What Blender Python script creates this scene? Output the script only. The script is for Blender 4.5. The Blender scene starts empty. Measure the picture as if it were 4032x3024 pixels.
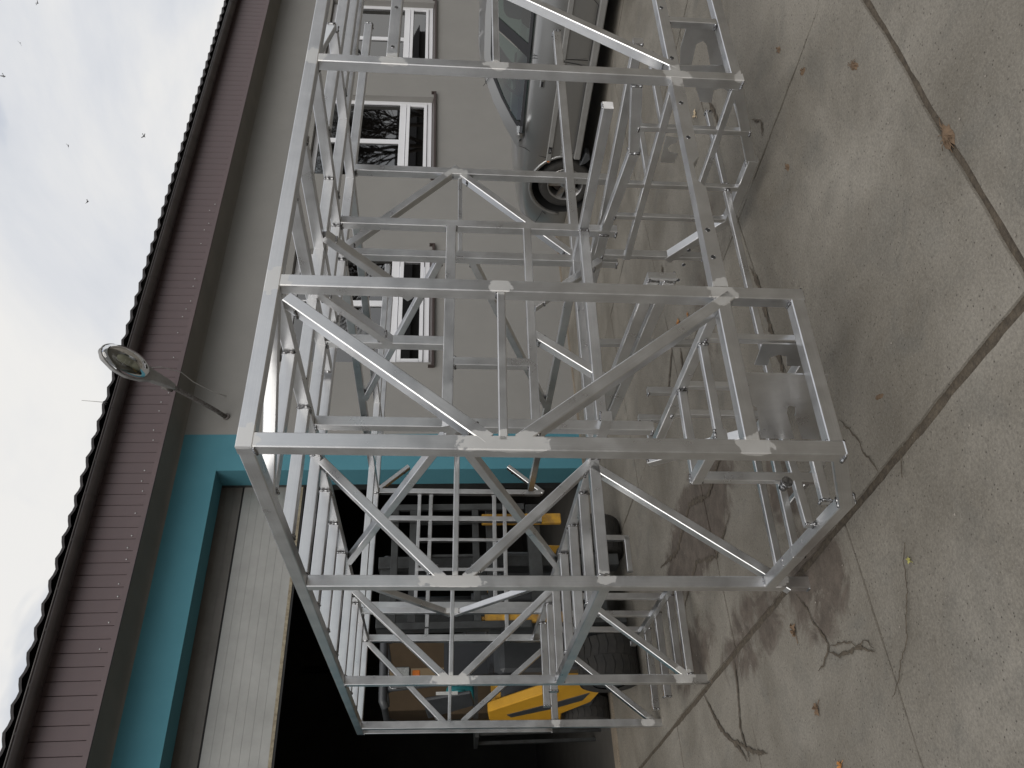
import bpy, bmesh, math, random
from mathutils import Vector, Matrix
random.seed(7)
S = bpy.context.scene
C = S.collection
PI = math.pi

# ------------------------------------------------------------------ camera (the phone was held on its side)
cam_d = bpy.data.cameras.new('camera')
cam = bpy.data.objects.new('camera', cam_d)
C.objects.link(cam)
cx, cy, cz = Vector((-0.050213, -0.069623, -0.996309)), Vector((0.798493, -0.602002, 0.001826)), Vector((-0.599907, -0.795454, 0.085822))
mw = Matrix((cx, cy, cz)).transposed().to_4x4()
mw.translation = Vector((-1.4642, -2.3571, 1.7834))
cam.matrix_world = mw
cam_d.sensor_width = 36
cam_d.lens = 36 * 3270 / 4032
cam_d.clip_start = .05
cam_d.clip_end = 500
S.camera = cam

# ------------------------------------------------------------------ overcast sky
W = bpy.data.worlds.new('World'); S.world = W; W.use_nodes = True
nt = W.node_tree; N = nt.nodes; L = nt.links
for n in list(N): N.remove(n)
out = N.new('ShaderNodeOutputWorld')
sky = N.new('ShaderNodeTexSky'); sky.sky_type = 'NISHITA'; sky.sun_disc = False
SUN_EL, SUN_ROT = math.radians(38), math.radians(215)
sky.sun_elevation = SUN_EL; sky.sun_rotation = SUN_ROT
bg1 = N.new('ShaderNodeBackground'); bg1.inputs[1].default_value = .12
L.new(sky.outputs[0], bg1.inputs[0])
tc = N.new('ShaderNodeTexCoord')
mp = N.new('ShaderNodeMapping'); mp.inputs['Scale'].default_value = (1.2, 1.2, 2.2); mp.inputs['Location'].default_value = (.35, .1, .6)
L.new(tc.outputs['Generated'], mp.inputs[0])
n1 = N.new('ShaderNodeTexNoise'); n1.inputs['Scale'].default_value = 2.3; n1.inputs['Detail'].default_value = 7; n1.inputs['Roughness'].default_value = .55; n1.inputs['Distortion'].default_value = .4
L.new(mp.outputs[0], n1.inputs['Vector'])
r1 = N.new('ShaderNodeValToRGB')
r1.color_ramp.elements[0].position = .30; r1.color_ramp.elements[0].color = (.70, .74, .81, 1)
r1.color_ramp.elements[1].position = .62; r1.color_ramp.elements[1].color = (1.0, .99, .97, 1)
e = r1.color_ramp.elements.new(.46); e.color = (.84, .86, .90, 1)
L.new(n1.outputs[0], r1.inputs[0])
n2 = N.new('ShaderNodeTexNoise'); n2.inputs['Scale'].default_value = 1.7; n2.inputs['Detail'].default_value = 5; n2.inputs['Distortion'].default_value = .6
mp2 = N.new('ShaderNodeMapping'); mp2.inputs['Location'].default_value = (3.1, 1.2, .4); mp2.inputs['Scale'].default_value = (1.3, 1.3, 2.4)
L.new(tc.outputs['Generated'], mp2.inputs[0]); L.new(mp2.outputs[0], n2.inputs['Vector'])
r2 = N.new('ShaderNodeValToRGB')
r2.color_ramp.elements[0].position = .30; r2.color_ramp.elements[0].color = (0, 0, 0, 1)
r2.color_ramp.elements[1].position = .44; r2.color_ramp.elements[1].color = (1, 1, 1, 1)
L.new(n2.outputs[0], r2.inputs[0])
bg2 = N.new('ShaderNodeBackground'); bg2.inputs[1].default_value = .86
L.new(r1.outputs[0], bg2.inputs[0])
mx = N.new('ShaderNodeMixShader')
L.new(r2.outputs[0], mx.inputs[0]); L.new(bg1.outputs[0], mx.inputs[1]); L.new(bg2.outputs[0], mx.inputs[2])
L.new(mx.outputs[0], out.inputs[0])

sd = bpy.data.lights.new('sun', 'SUN'); sd.energy = 1.5; sd.angle = math.radians(48); sd.color = (1, .96, .9)
sun = bpy.data.objects.new('sun', sd); C.objects.link(sun)
# Nishita: rotation 0 = +Y, clockwise seen from above
sdir = Vector((math.sin(SUN_ROT) * math.cos(SUN_EL), math.cos(SUN_ROT) * math.cos(SUN_EL), math.sin(SUN_EL)))
sun.rotation_euler = sdir.to_track_quat('Z', 'Y').to_euler()
vs = S.view_settings
vs.view_transform = 'Standard'; vs.look = 'None'; vs.exposure = 0.0; vs.gamma = 1; vs.use_curve_mapping = False

# ------------------------------------------------------------------ materials
def mat(name, base=(.5, .5, .5), rough=.6, metal=0, var=0, vscale=4, base2=None, bump=0, bscale=60, rvar=0, spec=None, detail=5, stretch=None, trans=0, ior=1.45, coat=0):
    m = bpy.data.materials.new(name); m.use_nodes = True
    t = m.node_tree; b = t.nodes['Principled BSDF']
    b.inputs['Base Color'].default_value = (*base, 1); b.inputs['Roughness'].default_value = rough; b.inputs['Metallic'].default_value = metal
    if spec is not None: b.inputs['Specular IOR Level'].default_value = spec
    if trans: b.inputs['Transmission Weight'].default_value = trans; b.inputs['IOR'].default_value = ior
    if coat: b.inputs['Coat Weight'].default_value = coat; b.inputs['Coat Roughness'].default_value = .08
    if base2 is None and var: base2 = tuple(c * (1 - var) for c in base)
    tc = t.nodes.new('ShaderNodeTexCoord'); vec = tc.outputs['Object']
    if stretch:
        mp = t.nodes.new('ShaderNodeMapping'); mp.inputs['Scale'].default_value = stretch; t.links.new(vec, mp.inputs[0]); vec = mp.outputs[0]
    if base2:
        n = t.nodes.new('ShaderNodeTexNoise'); n.inputs['Scale'].default_value = vscale; n.inputs['Detail'].default_value = detail; n.inputs['Roughness'].default_value = .62
        t.links.new(vec, n.inputs['Vector'])
        r = t.nodes.new('ShaderNodeValToRGB'); r.color_ramp.elements[0].position = .33; r.color_ramp.elements[1].position = .67
        r.color_ramp.elements[0].color = (*base2, 1); r.color_ramp.elements[1].color = (*base, 1)
        t.links.new(n.outputs[0], r.inputs[0]); t.links.new(r.outputs[0], b.inputs['Base Color'])
        if rvar:
            mr = t.nodes.new('ShaderNodeMapRange'); mr.inputs[1].default_value = .3; mr.inputs[2].default_value = .7; mr.inputs[3].default_value = rough - rvar; mr.inputs[4].default_value = rough + rvar
            t.links.new(n.outputs[0], mr.inputs[0]); t.links.new(mr.outputs[0], b.inputs['Roughness'])
    if bump:
        n = t.nodes.new('ShaderNodeTexNoise'); n.inputs['Scale'].default_value = bscale; n.inputs['Detail'].default_value = 6; t.links.new(vec, n.inputs['Vector'])
        bp = t.nodes.new('ShaderNodeBump'); bp.inputs['Strength'].default_value = bump; bp.inputs['Distance'].default_value = .01
        t.links.new(n.outputs[0], bp.inputs['Height']); t.links.new(bp.outputs[0], b.inputs['Normal'])
    return m

def alu_material():
    m = bpy.data.materials.new('mill_finish_aluminium'); m.use_nodes = True
    t = m.node_tree; b = t.nodes['Principled BSDF']; N = t.nodes; L = t.links
    b.inputs['Metallic'].default_value = 1
    tc = N.new('ShaderNodeTexCoord')
    uv = N.new('ShaderNodeUVMap'); uv.uv_map = 'UVMap'
    # brushed grain along the length of each tube (UV in metres, u = length)
    mp = N.new('ShaderNodeMapping'); mp.inputs['Scale'].default_value = (3.0, 260, 1); L.new(uv.outputs[0], mp.inputs[0])
    g = N.new('ShaderNodeTexNoise'); g.inputs['Scale'].default_value = 1; g.inputs['Detail'].default_value = 4; L.new(mp.outputs[0], g.inputs['Vector'])
    c = N.new('ShaderNodeTexNoise'); c.inputs['Scale'].default_value = 7; c.inputs['Detail'].default_value = 6; c.inputs['Roughness'].default_value = .6; L.new(tc.outputs['Object'], c.inputs['Vector'])
    r = N.new('ShaderNodeValToRGB'); r.color_ramp.elements[0].position = .32; r.color_ramp.elements[0].color = (.64, .64, .645, 1)
    r.color_ramp.elements[1].position = .66; r.color_ramp.elements[1].color = (.76, .76, .76, 1)
    L.new(c.outputs[0], r.inputs[0])
    mg = N.new('ShaderNodeMix'); mg.data_type = 'RGBA'; mg.blend_type = 'MULTIPLY'; mg.inputs[0].default_value = .2
    gr = N.new('ShaderNodeValToRGB'); gr.color_ramp.elements[0].position = .3; gr.color_ramp.elements[0].color = (.6, .6, .6, 1); gr.color_ramp.elements[1].position = .7
    L.new(g.outputs[0], gr.inputs[0]); L.new(r.outputs[0], mg.inputs[6]); L.new(gr.outputs[0], mg.inputs[7])
    # soot and heat tint near the welded ends (attribute written on the mesh, broken up by noise)
    at = N.new('ShaderNodeAttribute'); at.attribute_name = 'heat'
    n3 = N.new('ShaderNodeTexNoise'); n3.inputs['Scale'].default_value = 38; n3.inputs['Detail'].default_value = 5; L.new(tc.outputs['Object'], n3.inputs['Vector'])
    ad = N.new('ShaderNodeMath'); ad.operation = 'MULTIPLY_ADD'; ad.inputs[1].default_value = .8; ad.inputs[2].default_value = -.4; L.new(n3.outputs[0], ad.inputs[0])
    s = N.new('ShaderNodeMath'); s.operation = 'ADD'; L.new(at.outputs['Fac'], s.inputs[0]); L.new(ad.outputs[0], s.inputs[1])
    hr = N.new('ShaderNodeValToRGB'); cr = hr.color_ramp
    cr.elements[0].position = .42; cr.elements[0].color = (0, 0, 0, 1); cr.elements[1].position = .8; cr.elements[1].color = (.95, .95, .95, 1)
    L.new(s.outputs[0], hr.inputs[0])
    soot = N.new('ShaderNodeMix'); soot.data_type = 'RGBA'; L.new(hr.outputs[0], soot.inputs[0]); L.new(mg.outputs[2], soot.inputs[6]); soot.inputs[7].default_value = (.06, .055, .05, 1)
    # areas ground bright and matt with a disc where braces meet the posts
    tot = None
    PT = [(.028, 0, 1.565, .062, .02, .17), (.028, 0, .70, .06, .02, .07), (.72, 0, .70, .075, .02, .06), (.72, 0, 2.42, .07, .02, .07), (.03, 0, 2.43, .06, .02, .05), (2.08, 0, 2.42, .06, .02, .06),
          (2.08, 0, 2.06, .06, .02, .07), (2.08, 0, 1.57, .045, .02, .06), (2.07, 0, .70, .08, .02, .07), (.72, 0, 1.57, .045, .02, .05), (2.08, 0, .38, .05, .02, .04), (.028, 1.325, 1.72, .05, .02, .16),
          (.05, 1.325, 1.0, .045, .02, .05), (.03, 3.15, 1.705, .055, .03, .15), (.05, 1.32, .15, .05, .03, .06), (2.78, 1.325, 1.74, .05, .03, .08), (.72, 3.85, 1.71, .05, .03, .07), (.04, 4.54, .86, .06, .03, .04), (.05, 3.15, .17, .07, .03, .08), (.03, 4.54, .12, .05, .03, .06)]
    for (p, q, z, rp, rq, rz) in PT:
        mp = N.new('ShaderNodeMapping'); mp.inputs['Location'].default_value = (-p / rp, -q / rq, -z / rz); mp.inputs['Scale'].default_value = (1 / rp, 1 / rq, 1 / rz); L.new(tc.outputs['Object'], mp.inputs[0])
        ln = N.new('ShaderNodeVectorMath'); ln.operation = 'LENGTH'; L.new(mp.outputs[0], ln.inputs[0])
        if tot is None: tot = ln.outputs['Value']
        else:
            mm = N.new('ShaderNodeMath'); mm.operation = 'MINIMUM'; L.new(tot, mm.inputs[0]); L.new(ln.outputs['Value'], mm.inputs[1]); tot = mm.outputs[0]
    n4 = N.new('ShaderNodeTexNoise'); n4.inputs['Scale'].default_value = 26; n4.inputs['Detail'].default_value = 3; L.new(tc.outputs['Object'], n4.inputs['Vector'])
    a4 = N.new('ShaderNodeMath'); a4.operation = 'MULTIPLY_ADD'; a4.inputs[1].default_value = 1.5; a4.inputs[2].default_value = -.75; L.new(n4.outputs[0], a4.inputs[0])
    sg = N.new('ShaderNodeMath'); sg.operation = 'ADD'; L.new(tot, sg.inputs[0]); L.new(a4.outputs[0], sg.inputs[1])
    gm = N.new('ShaderNodeValToRGB'); gm.color_ramp.elements[0].position = .86; gm.color_ramp.elements[0].color = (1, 1, 1, 1); gm.color_ramp.elements[1].position = .93; gm.color_ramp.elements[1].color = (0, 0, 0, 1); L.new(sg.outputs[0], gm.inputs[0])
    fin = N.new('ShaderNodeMix'); fin.data_type = 'RGBA'; L.new(gm.outputs[0], fin.inputs[0]); L.new(soot.outputs[2], fin.inputs[6]); fin.inputs[7].default_value = (.80, .79, .77, 1)
    L.new(fin.outputs[2], b.inputs['Base Color'])
    rr = N.new('ShaderNodeMapRange'); rr.inputs[1].default_value = .3; rr.inputs[2].default_value = .7; rr.inputs[3].default_value = .26; rr.inputs[4].default_value = .38
    L.new(c.outputs[0], rr.inputs[0])
    rm = N.new('ShaderNodeMath'); rm.operation = 'MULTIPLY_ADD'; rm.inputs[1].default_value = .22; L.new(gm.outputs[0], rm.inputs[0]); L.new(rr.outputs[0], rm.inputs[2])
    L.new(rm.outputs[0], b.inputs['Roughness'])
    bp = N.new('ShaderNodeBump'); bp.inputs['Strength'].default_value = .03; bp.inputs['Distance'].default_value = .001; L.new(g.outputs[0], bp.inputs['Height']); L.new(bp.outputs[0], b.inputs['Normal'])
    return m

def concrete_material(name, a, b_, wet=True):
    m = bpy.data.materials.new(name); m.use_nodes = True
    t = m.node_tree; b = t.nodes['Principled BSDF']; N = t.nodes; L = t.links
    geo = N.new('ShaderNodeNewGeometry'); P = geo.outputs['Position']
    def noise(sc, det=6, ro=.6, dist=0):
        n = N.new('ShaderNodeTexNoise'); n.inputs['Scale'].default_value = sc; n.inputs['Detail'].default_value = det; n.inputs['Roughness'].default_value = ro; n.inputs['Distortion'].default_value = dist
        L.new(P, n.inputs['Vector']); return n.outputs[0]
    def ramp(src, p0, c0, p1, c1):
        r = N.new('ShaderNodeValToRGB'); r.color_ramp.elements[0].position = p0; r.color_ramp.elements[0].color = (*c0, 1)
        r.color_ramp.elements[1].position = p1; r.color_ramp.elements[1].color = (*c1, 1); L.new(src, r.inputs[0]); return r.outputs[0]
    def mix(f, x, y, mode='MIX'):
        k = N.new('ShaderNodeMix'); k.data_type = 'RGBA'; k.blend_type = mode
        if isinstance(f, float): k.inputs[0].default_value = f
        else: L.new(f, k.inputs[0])
        L.new(x, k.inputs[6])
        if isinstance(y, tuple): k.inputs[7].default_value = (*y, 1)
        else: L.new(y, k.inputs[7])
        return k.outputs[2]
    col = ramp(noise(1.1, 8, .62, .5), .34, a, .68, b_)
    col = mix(ramp(noise(3.1, 7, .6, .8), .52, (0, 0, 0), .72, (.55, .55, .55)), col, (a[0] * .92, a[1] * .98, a[2] * 1.06))
    fine = noise(85, 8, .75)
    col = mix(.55, col, ramp(fine, .33, (.52, .50, .48), .6, (1.25, 1.24, 1.2)), 'MULTIPLY')
    agg = N.new('ShaderNodeTexVoronoi'); agg.inputs['Scale'].default_value = 95; L.new(P, agg.inputs['Vector'])
    col = mix(ramp(agg.outputs['Distance'], .06, (.55, .55, .55), .22, (0, 0, 0)), col, (.33, .31, .28))
    v2 = N.new('ShaderNodeTexVoronoi'); v2.inputs['Scale'].default_value = 34; v2.inputs['Randomness'].default_value = 1; L.new(P, v2.inputs['Vector'])
    col = mix(ramp(v2.outputs['Distance'], .05, (.9, .9, .9), .16, (0, 0, 0)), col, (.05, .042, .035))
    col = mix(ramp(noise(14, 6, .7), .62, (0, 0, 0), .74, (.6, .6, .6)), col, (.085, .07, .055))
    rough = .9
    if wet:
        # damp reddish brown patches with an outline of their own
        tot = None
        for (x, y, rx, ry, k) in ((1.15, 2.75, .42, 1.05, 1), (.1, 1.25, .35, .45, .85), (.2, 2.2, .3, .8, .7), (.62, 1.35, .40, .28, .7), (.45, 3.4, .28, .75, .75), (2.2, 1.75, .55, .35, .6), (3.2, .9, .5, .28, .45), (2.5, 1.2, .35, .25, .5)):
            mp = N.new('ShaderNodeMapping'); mp.vector_type = 'POINT'; mp.inputs['Location'].default_value = (-x / rx, -y / ry, 0); mp.inputs['Scale'].default_value = (1 / rx, 1 / ry, 0); L.new(P, mp.inputs[0])
            ln = N.new('ShaderNodeVectorMath'); ln.operation = 'LENGTH'; L.new(mp.outputs[0], ln.inputs[0])
            mr = N.new('ShaderNodeMapRange'); mr.inputs[1].default_value = 1.3; mr.inputs[2].default_value = .5; mr.inputs[3].default_value = 0; mr.inputs[4].default_value = k; L.new(ln.outputs['Value'], mr.inputs[0])
            if tot is None: tot = mr.outputs[0]
            else:
                mm = N.new('ShaderNodeMath'); mm.operation = 'MAXIMUM'; L.new(tot, mm.inputs[0]); L.new(mr.outputs[0], mm.inputs[1]); tot = mm.outputs[0]
        nn = N.new('ShaderNodeMath'); nn.operation = 'MULTIPLY_ADD'; nn.inputs[1].default_value = 2.6; nn.inputs[2].default_value = -1.3; L.new(noise(4.2, 8, .66, 1.2), nn.inputs[0])
        ss = N.new('ShaderNodeMath'); ss.operation = 'ADD'; L.new(nn.outputs[0], ss.inputs[0]); L.new(tot, ss.inputs[1])
        gate = N.new('ShaderNodeMath'); gate.operation = 'MULTIPLY'; L.new(ss.outputs[0], gate.inputs[0]); L.new(tot, gate.inputs[1])
        msk = ramp(gate.outputs[0], .22, (0, 0, 0), .5, (.8, .8, .8))
        col = mix(msk, col, ramp(noise(9, 7, .7), .35, (.055, .042, .033), .68, (.125, .098, .08)))
    L.new(col, b.inputs['Base Color']); b.inputs['Roughness'].default_value = rough; b.inputs['Specular IOR Level'].default_value = .3
    bp = N.new('ShaderNodeBump'); bp.inputs['Strength'].default_value = .55; bp.inputs['Distance'].default_value = .006; L.new(fine, bp.inputs['Height'])
    bp2 = N.new('ShaderNodeBump'); bp2.inputs['Strength'].default_value = .5; bp2.inputs['Distance'].default_value = .012; L.new(noise(16, 6, .6), bp2.inputs['Height']); L.new(bp.outputs[0], bp2.inputs['Normal'])
    L.new(bp2.outputs[0], b.inputs['Normal'])
    return m

ALU = alu_material()
WELD = mat('weld_metal', (.55, .55, .56), .22, 1, base2=(.06, .055, .05), vscale=55)
CONC = concrete_material('yard_concrete', (.150, .135, .112), (.262, .242, .210))
SOIL = mat('joint_soil', (.115, .092, .066), .95, 0, base2=(.055, .044, .032), vscale=30, bump=.8, bscale=90)
PLASTER = mat('grey_render', (.262, .254, .238), .93, 0, base2=(.242, .235, .222), vscale=1.4, bump=.35, bscale=210)
TEAL = mat('teal_render', (.075, .235, .29), .9, 0, base2=(.065, .212, .265), vscale=1.6, bump=.35, bscale=210)
CLAD = mat('brown_cladding', (.125, .090, .092), .5, .0, base2=(.10, .072, .074), vscale=1.3, rvar=.08)
GUT = mat('dark_brown_gutter', (.045, .036, .034), .34, 0, base2=(.03, .025, .024), vscale=5)
ROOF = mat('dark_roof_tile', (.035, .03, .03), .6, 0, var=.3)
PVC = mat('white_window_pvc', (.78, .78, .80), .35, 0, base2=(.74, .74, .76), vscale=3)
SILL = mat('brown_sill', (.05, .036, .033), .4)
DOORM = mat('ribbed_door_steel', (.40, .395, .375), .42, .25, base2=(.31, .305, .285), vscale=2.2, rvar=.08)
RUBBER = mat('door_seal', (.02, .02, .02), .7)
BLACK = mat('matt_black', (.012, .012, .012), .75)
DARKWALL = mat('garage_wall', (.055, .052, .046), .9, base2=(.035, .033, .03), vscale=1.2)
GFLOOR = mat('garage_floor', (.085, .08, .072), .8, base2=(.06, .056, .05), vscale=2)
CARP = mat('silver_car_paint', (.33, .328, .322), .28, .75, base2=(.315, .313, .308), vscale=2, coat=.6)
CARPL = mat('grey_bumper_plastic', (.27, .265, .255), .5, .2, base2=(.23, .225, .215), vscale=9)
TYRE = mat('tyre_rubber', (.022, .021, .020), .8, base2=(.035, .032, .028), vscale=12)
RIM = mat('alloy_rim', (.55, .55, .56), .3, .9, base2=(.35, .33, .31), vscale=14)
DISC = mat('brake_steel', (.09, .075, .065), .5, .6)
TRIM = mat('black_trim', (.018, .018, .02), .4)
SEAT = mat('seat_cloth', (.03, .032, .036), .9)
SEATR = mat('red_cloth', (.22, .03, .035), .9)
BLUE = mat('blue_cloth', (.04, .10, .17), .9)
ORANGE = mat('orange_lens', (.55, .16, .03), .25)
YEL = mat('forklift_yellow', (.62, .33, .03), .42, 0, base2=(.50, .26, .025), vscale=4)
YELW = mat('worn_yellow_steel', (.58, .32, .03), .5, .1, base2=(.30, .17, .05), vscale=14)
FGREY = mat('forklift_dark_grey', (.055, .058, .062), .42, 0, base2=(.04, .042, .045), vscale=5)
FSTEEL = mat('forklift_mast_steel', (.085, .09, .09), .4, .5, base2=(.05, .05, .05), vscale=6)
CARD = mat('cardboard', (.085, .057, .031), .9, base2=(.065, .044, .024), vscale=3)
CYAN = mat('cyan_plastic', (.02, .20, .22), .4)
PAPER = mat('white_label_paper', (.62, .62, .60), .7)
LGREY = mat('lamp_grey_aluminium', (.30, .295, .285), .5, .3, base2=(.22, .21, .2), vscale=7)
RUST = mat('rusty_pipe', (.06, .045, .04), .85, 0, base2=(.20, .19, .18), vscale=45, bump=.6, bscale=70)
CABLE = mat('grey_cable', (.42, .41, .39), .6)
BARK = mat('tree_bark', (.06, .048, .038), .95, var=.4)
FARW = mat('opposite_building_wall', (.115, .112, .105), .9, var=.15)
FARR = mat('opposite_building_roof', (.03, .028, .028), .8)
LEAFO = mat('orange_leaf', (.52, .24, .07), .7, var=.3, vscale=40)
LEAFY = mat('yellow_leaf', (.45, .42, .12), .7, var=.3, vscale=40)
LEAFB = mat('brown_leaf', (.17, .11, .065), .8, var=.4, vscale=40)
BIRD = mat('bird_grey', (.20, .20, .21), .9)
HOLE_SHADE = mat('hole_shade', (.02, .02, .02), .8)

def glass_material(name, tint, dens):
    m = bpy.data.materials.new(name); m.use_nodes = True
    t = m.node_tree; N = t.nodes; L = t.links; b = N['Principled BSDF']; o = N['Material Output']
    tr = N.new('ShaderNodeBsdfTransparent'); tr.inputs[0].default_value = (*tint, 1)
    gl = N.new('ShaderNodeBsdfGlossy'); gl.inputs['Roughness'].default_value = .015
    fr = N.new('ShaderNodeFresnel'); fr.inputs[0].default_value = 1.52
    mr = N.new('ShaderNodeMath'); mr.operation = 'MULTIPLY_ADD'; mr.inputs[1].default_value = 1.0; mr.inputs[2].default_value = dens; mr.use_clamp = True
    L.new(fr.outputs[0], mr.inputs[0])
    mx = N.new('ShaderNodeMixShader'); L.new(mr.outputs[0], mx.inputs[0]); L.new(tr.outputs[0], mx.inputs[1]); L.new(gl.outputs[0], mx.inputs[2])
    L.new(mx.outputs[0], o.inputs['Surface']); N.remove(b)
    return m
GLASS = glass_material('window_glass', (.16, .16, .155), .16)
CARGLASS = glass_material('green_car_glass', (.15, .25, .215), .04)
LAMPG = glass_material('ribbed_lamp_glass', (.55, .55, .50), .10)

# ------------------------------------------------------------------ mesh helpers
class MB:
    def __init__(s): s.v = []; s.f = []; s.sm = []
    def add(s, verts, faces, smooth=False):
        o = len(s.v); s.v += [tuple(v) for v in verts]
        for f in faces: s.f.append([i + o for i in f]); s.sm.append(smooth)
        return s
    def box(s, a, b):
        x0, y0, z0 = a; x1, y1, z1 = b
        return s.add([(x0, y0, z0), (x1, y0, z0), (x1, y1, z0), (x0, y1, z0), (x0, y0, z1), (x1, y0, z1), (x1, y1, z1), (x0, y1, z1)],
                     [(3, 2, 1, 0), (4, 5, 6, 7), (0, 1, 5, 4), (1, 2, 6, 5), (2, 3, 7, 6), (3, 0, 4, 7)])
    def cyl(s, a, b, r, r2=None, n=16, caps=True, smooth=True):
        a, b = Vector(a), Vector(b); r2 = r if r2 is None else r2
        ax = (b - a).normalized(); u = ax.orthogonal().normalized(); w = ax.cross(u)
        vs = [a + (u * math.cos(2 * PI * i / n) + w * math.sin(2 * PI * i / n)) * r for i in range(n)] + [b + (u * math.cos(2 * PI * i / n) + w * math.sin(2 * PI * i / n)) * r2 for i in range(n)]
        s.add(vs, [(i, (i + 1) % n, n + (i + 1) % n, n + i) for i in range(n)], smooth)
        if caps: s.add(vs, [tuple(range(n))[::-1], tuple(range(n, 2 * n))])
        return s
    def tube(s, pts, r, n=8, caps=True, rads=None):
        pts = [Vector(p) for p in pts]; rings = []; u = None
        for i, p in enumerate(pts):
            d = (pts[min(i + 1, len(pts) - 1)] - pts[max(i - 1, 0)]).normalized()
            u = d.orthogonal().normalized() if u is None else (u - d * u.dot(d)).normalized()
            w = d.cross(u); rr = rads[i] if rads else r
            rings.append([p + (u * math.cos(2 * PI * k / n) + w * math.sin(2 * PI * k / n)) * rr for k in range(n)])
        vs = [v for q in rings for v in q]; fs = []
        for i in range(len(pts) - 1):
            for k in range(n): fs.append((i * n + k, i * n + (k + 1) % n, (i + 1) * n + (k + 1) % n, (i + 1) * n + k))
        if caps: fs += [tuple(range(n))[::-1], tuple(range((len(pts) - 1) * n, len(pts) * n))]
        return s.add(vs, fs, True)
    def prism(s, poly, off):
        """poly: list of 3-D points of a planar outline, off: extrusion vector"""
        n = len(poly); off = Vector(off); a = [Vector(p) for p in poly]; b = [p + off for p in a]
        return s.add(a + b, [tuple(range(n))[::-1], tuple(range(n, 2 * n))] + [(i, (i + 1) % n, n + (i + 1) % n, n + i) for i in range(n)])
    def lathe(s, prof, centre, axis, n=32, up=None):
        c = Vector(centre); ax = Vector(axis).normalized(); u = ax.orthogonal().normalized(); w = ax.cross(u)
        vs = [c + ax * h + (u * math.cos(2 * PI * k / n) + w * math.sin(2 * PI * k / n)) * r for r, h in prof for k in range(n)]
        fs = [(i * n + k, i * n + (k + 1) % n, (i + 1) * n + (k + 1) % n, (i + 1) * n + k) for i in range(len(prof) - 1) for k in range(n)]
        return s.add(vs, fs, True)
    def build(s, name, m, parent=None, bevel=0, recalc=True):
        me = bpy.data.meshes.new(name); me.from_pydata(s.v, [], s.f)
        for p, k in zip(me.polygons, s.sm): p.use_smooth = k
        if recalc or bevel:
            bm = bmesh.new(); bm.from_mesh(me); bmesh.ops.remove_doubles(bm, verts=bm.verts, dist=1e-5)
            bmesh.ops.recalc_face_normals(bm, faces=bm.faces)
            if bevel: bmesh.ops.bevel(bm, geom=[e for e in bm.edges if len(e.link_faces) == 2 and e.calc_face_angle(0) > .6], offset=bevel, segments=1, affect='EDGES', profile=.6)
            bm.to_mesh(me); bm.free()
        me.materials.append(m)
        o = bpy.data.objects.new(name, me); C.objects.link(o)
        if parent: o.parent = parent
        return o
def tag(o, label=None, cat=None, group=None, kind=None):
    if label: o['label'] = label
    if cat: o['category'] = cat
    if group: o['group'] = group
    if kind: o['kind'] = kind
    return o
def empty(name, loc=(0, 0, 0), label=None, cat=None, group=None, kind=None):
    o = bpy.data.objects.new(name, None); C.objects.link(o); o.location = loc; o.empty_display_size = .1
    return tag(o, label, cat, group, kind)
def share(src, name, loc, parent=None, rot=None):
    o = bpy.data.objects.new(name, src.data); C.objects.link(o); o.location = loc
    if rot: o.rotation_euler = rot
    if parent: o.parent = parent
    return o

# ------------------------------------------------------------------ ground
g = MB().add([(-120, -120, -.06), (160, -120, -.06), (160, 160, -.06), (-120, 160, -.06)], [(0, 1, 2, 3)]).build('ground', mat('packed_earth', (.13, .115, .095), .95, base2=(.10, .088, .07), vscale=.8, bump=.4, bscale=30), recalc=False)
tag(g, kind='structure')
pave = MB().add([(-9, -9, -.011), (22, -9, -.011), (22, 6.5, -.011), (-9, 6.5, -.011)], [(0, 1, 2, 3)]).build('pavement', SOIL, recalc=False)
tag(pave, kind='structure')
xs = [.19 + 2.06 * k for k in range(-4, 10)]
ys = [-8.55, -6.97, -5.39, -3.81, -2.23, -.65, .93, 2.51, 4.09, 6.40]
rs = random.Random(3)
def edge(a, b, n, amp):
    a, b = Vector(a), Vector(b); d = (b - a); nn = Vector((-d.y, d.x)).normalized()
    o = []; w = 0
    for i in range(n):
        w = w * .6 + rs.uniform(-amp, amp)
        o.append(a + d * (i / n) + nn * (w if i else 0))
    return o
for i in range(len(xs) - 1):
    for j in range(len(ys) - 1):
        near = xs[i] > -4.5 and xs[i] < 5 and -3.9 < ys[j] < 5
        gx0 = .022 if abs(xs[i] - .19) < .01 else .007
        gx1 = .022 if abs(xs[i + 1] - .19) < .01 else .007
        gy0 = .018 if abs(ys[j] + .65) < .01 else .006
        gy1 = .018 if abs(ys[j + 1] + .65) < .01 else .006
        if j == len(ys) - 2: gy1 = .012
        x0, x1, y0, y1 = xs[i] + gx0, xs[i + 1] - gx1, ys[j] + gy0, ys[j + 1] - gy1
        dy = -.09 if xs[i] < .1 and j in (5,) else 0      # the joints do not quite meet across the wide one
        y1 += dy if j == 5 else 0
        if xs[i] < .1 and j == 6: y0 -= .09
        n = 26 if near else 4; am = .0045 if near else .002
        pl = edge((x0, y0), (x1, y0), n, am) + edge((x1, y0), (x1, y1), n, am) + edge((x1, y1), (x0, y1), n, am) + edge((x0, y1), (x0, y0), n, am)
        z = rs.uniform(-.004, .004)
        if near and am > .003:      # a chipped corner here and there
            pass
        MB().prism([(p.x, p.y, z) for p in pl][::-1], (0, 0, -.05)).build('concrete_slab', CONC, pave)
# the strip of darker cast concrete at the foot of the facade and the garage threshold
MB().box((-9, 6.41, -.05), (22, 6.60, .012)).build('threshold_strip', concrete_material('threshold_concrete', (.20, .165, .125), (.30, .26, .21), False), pave)
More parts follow.
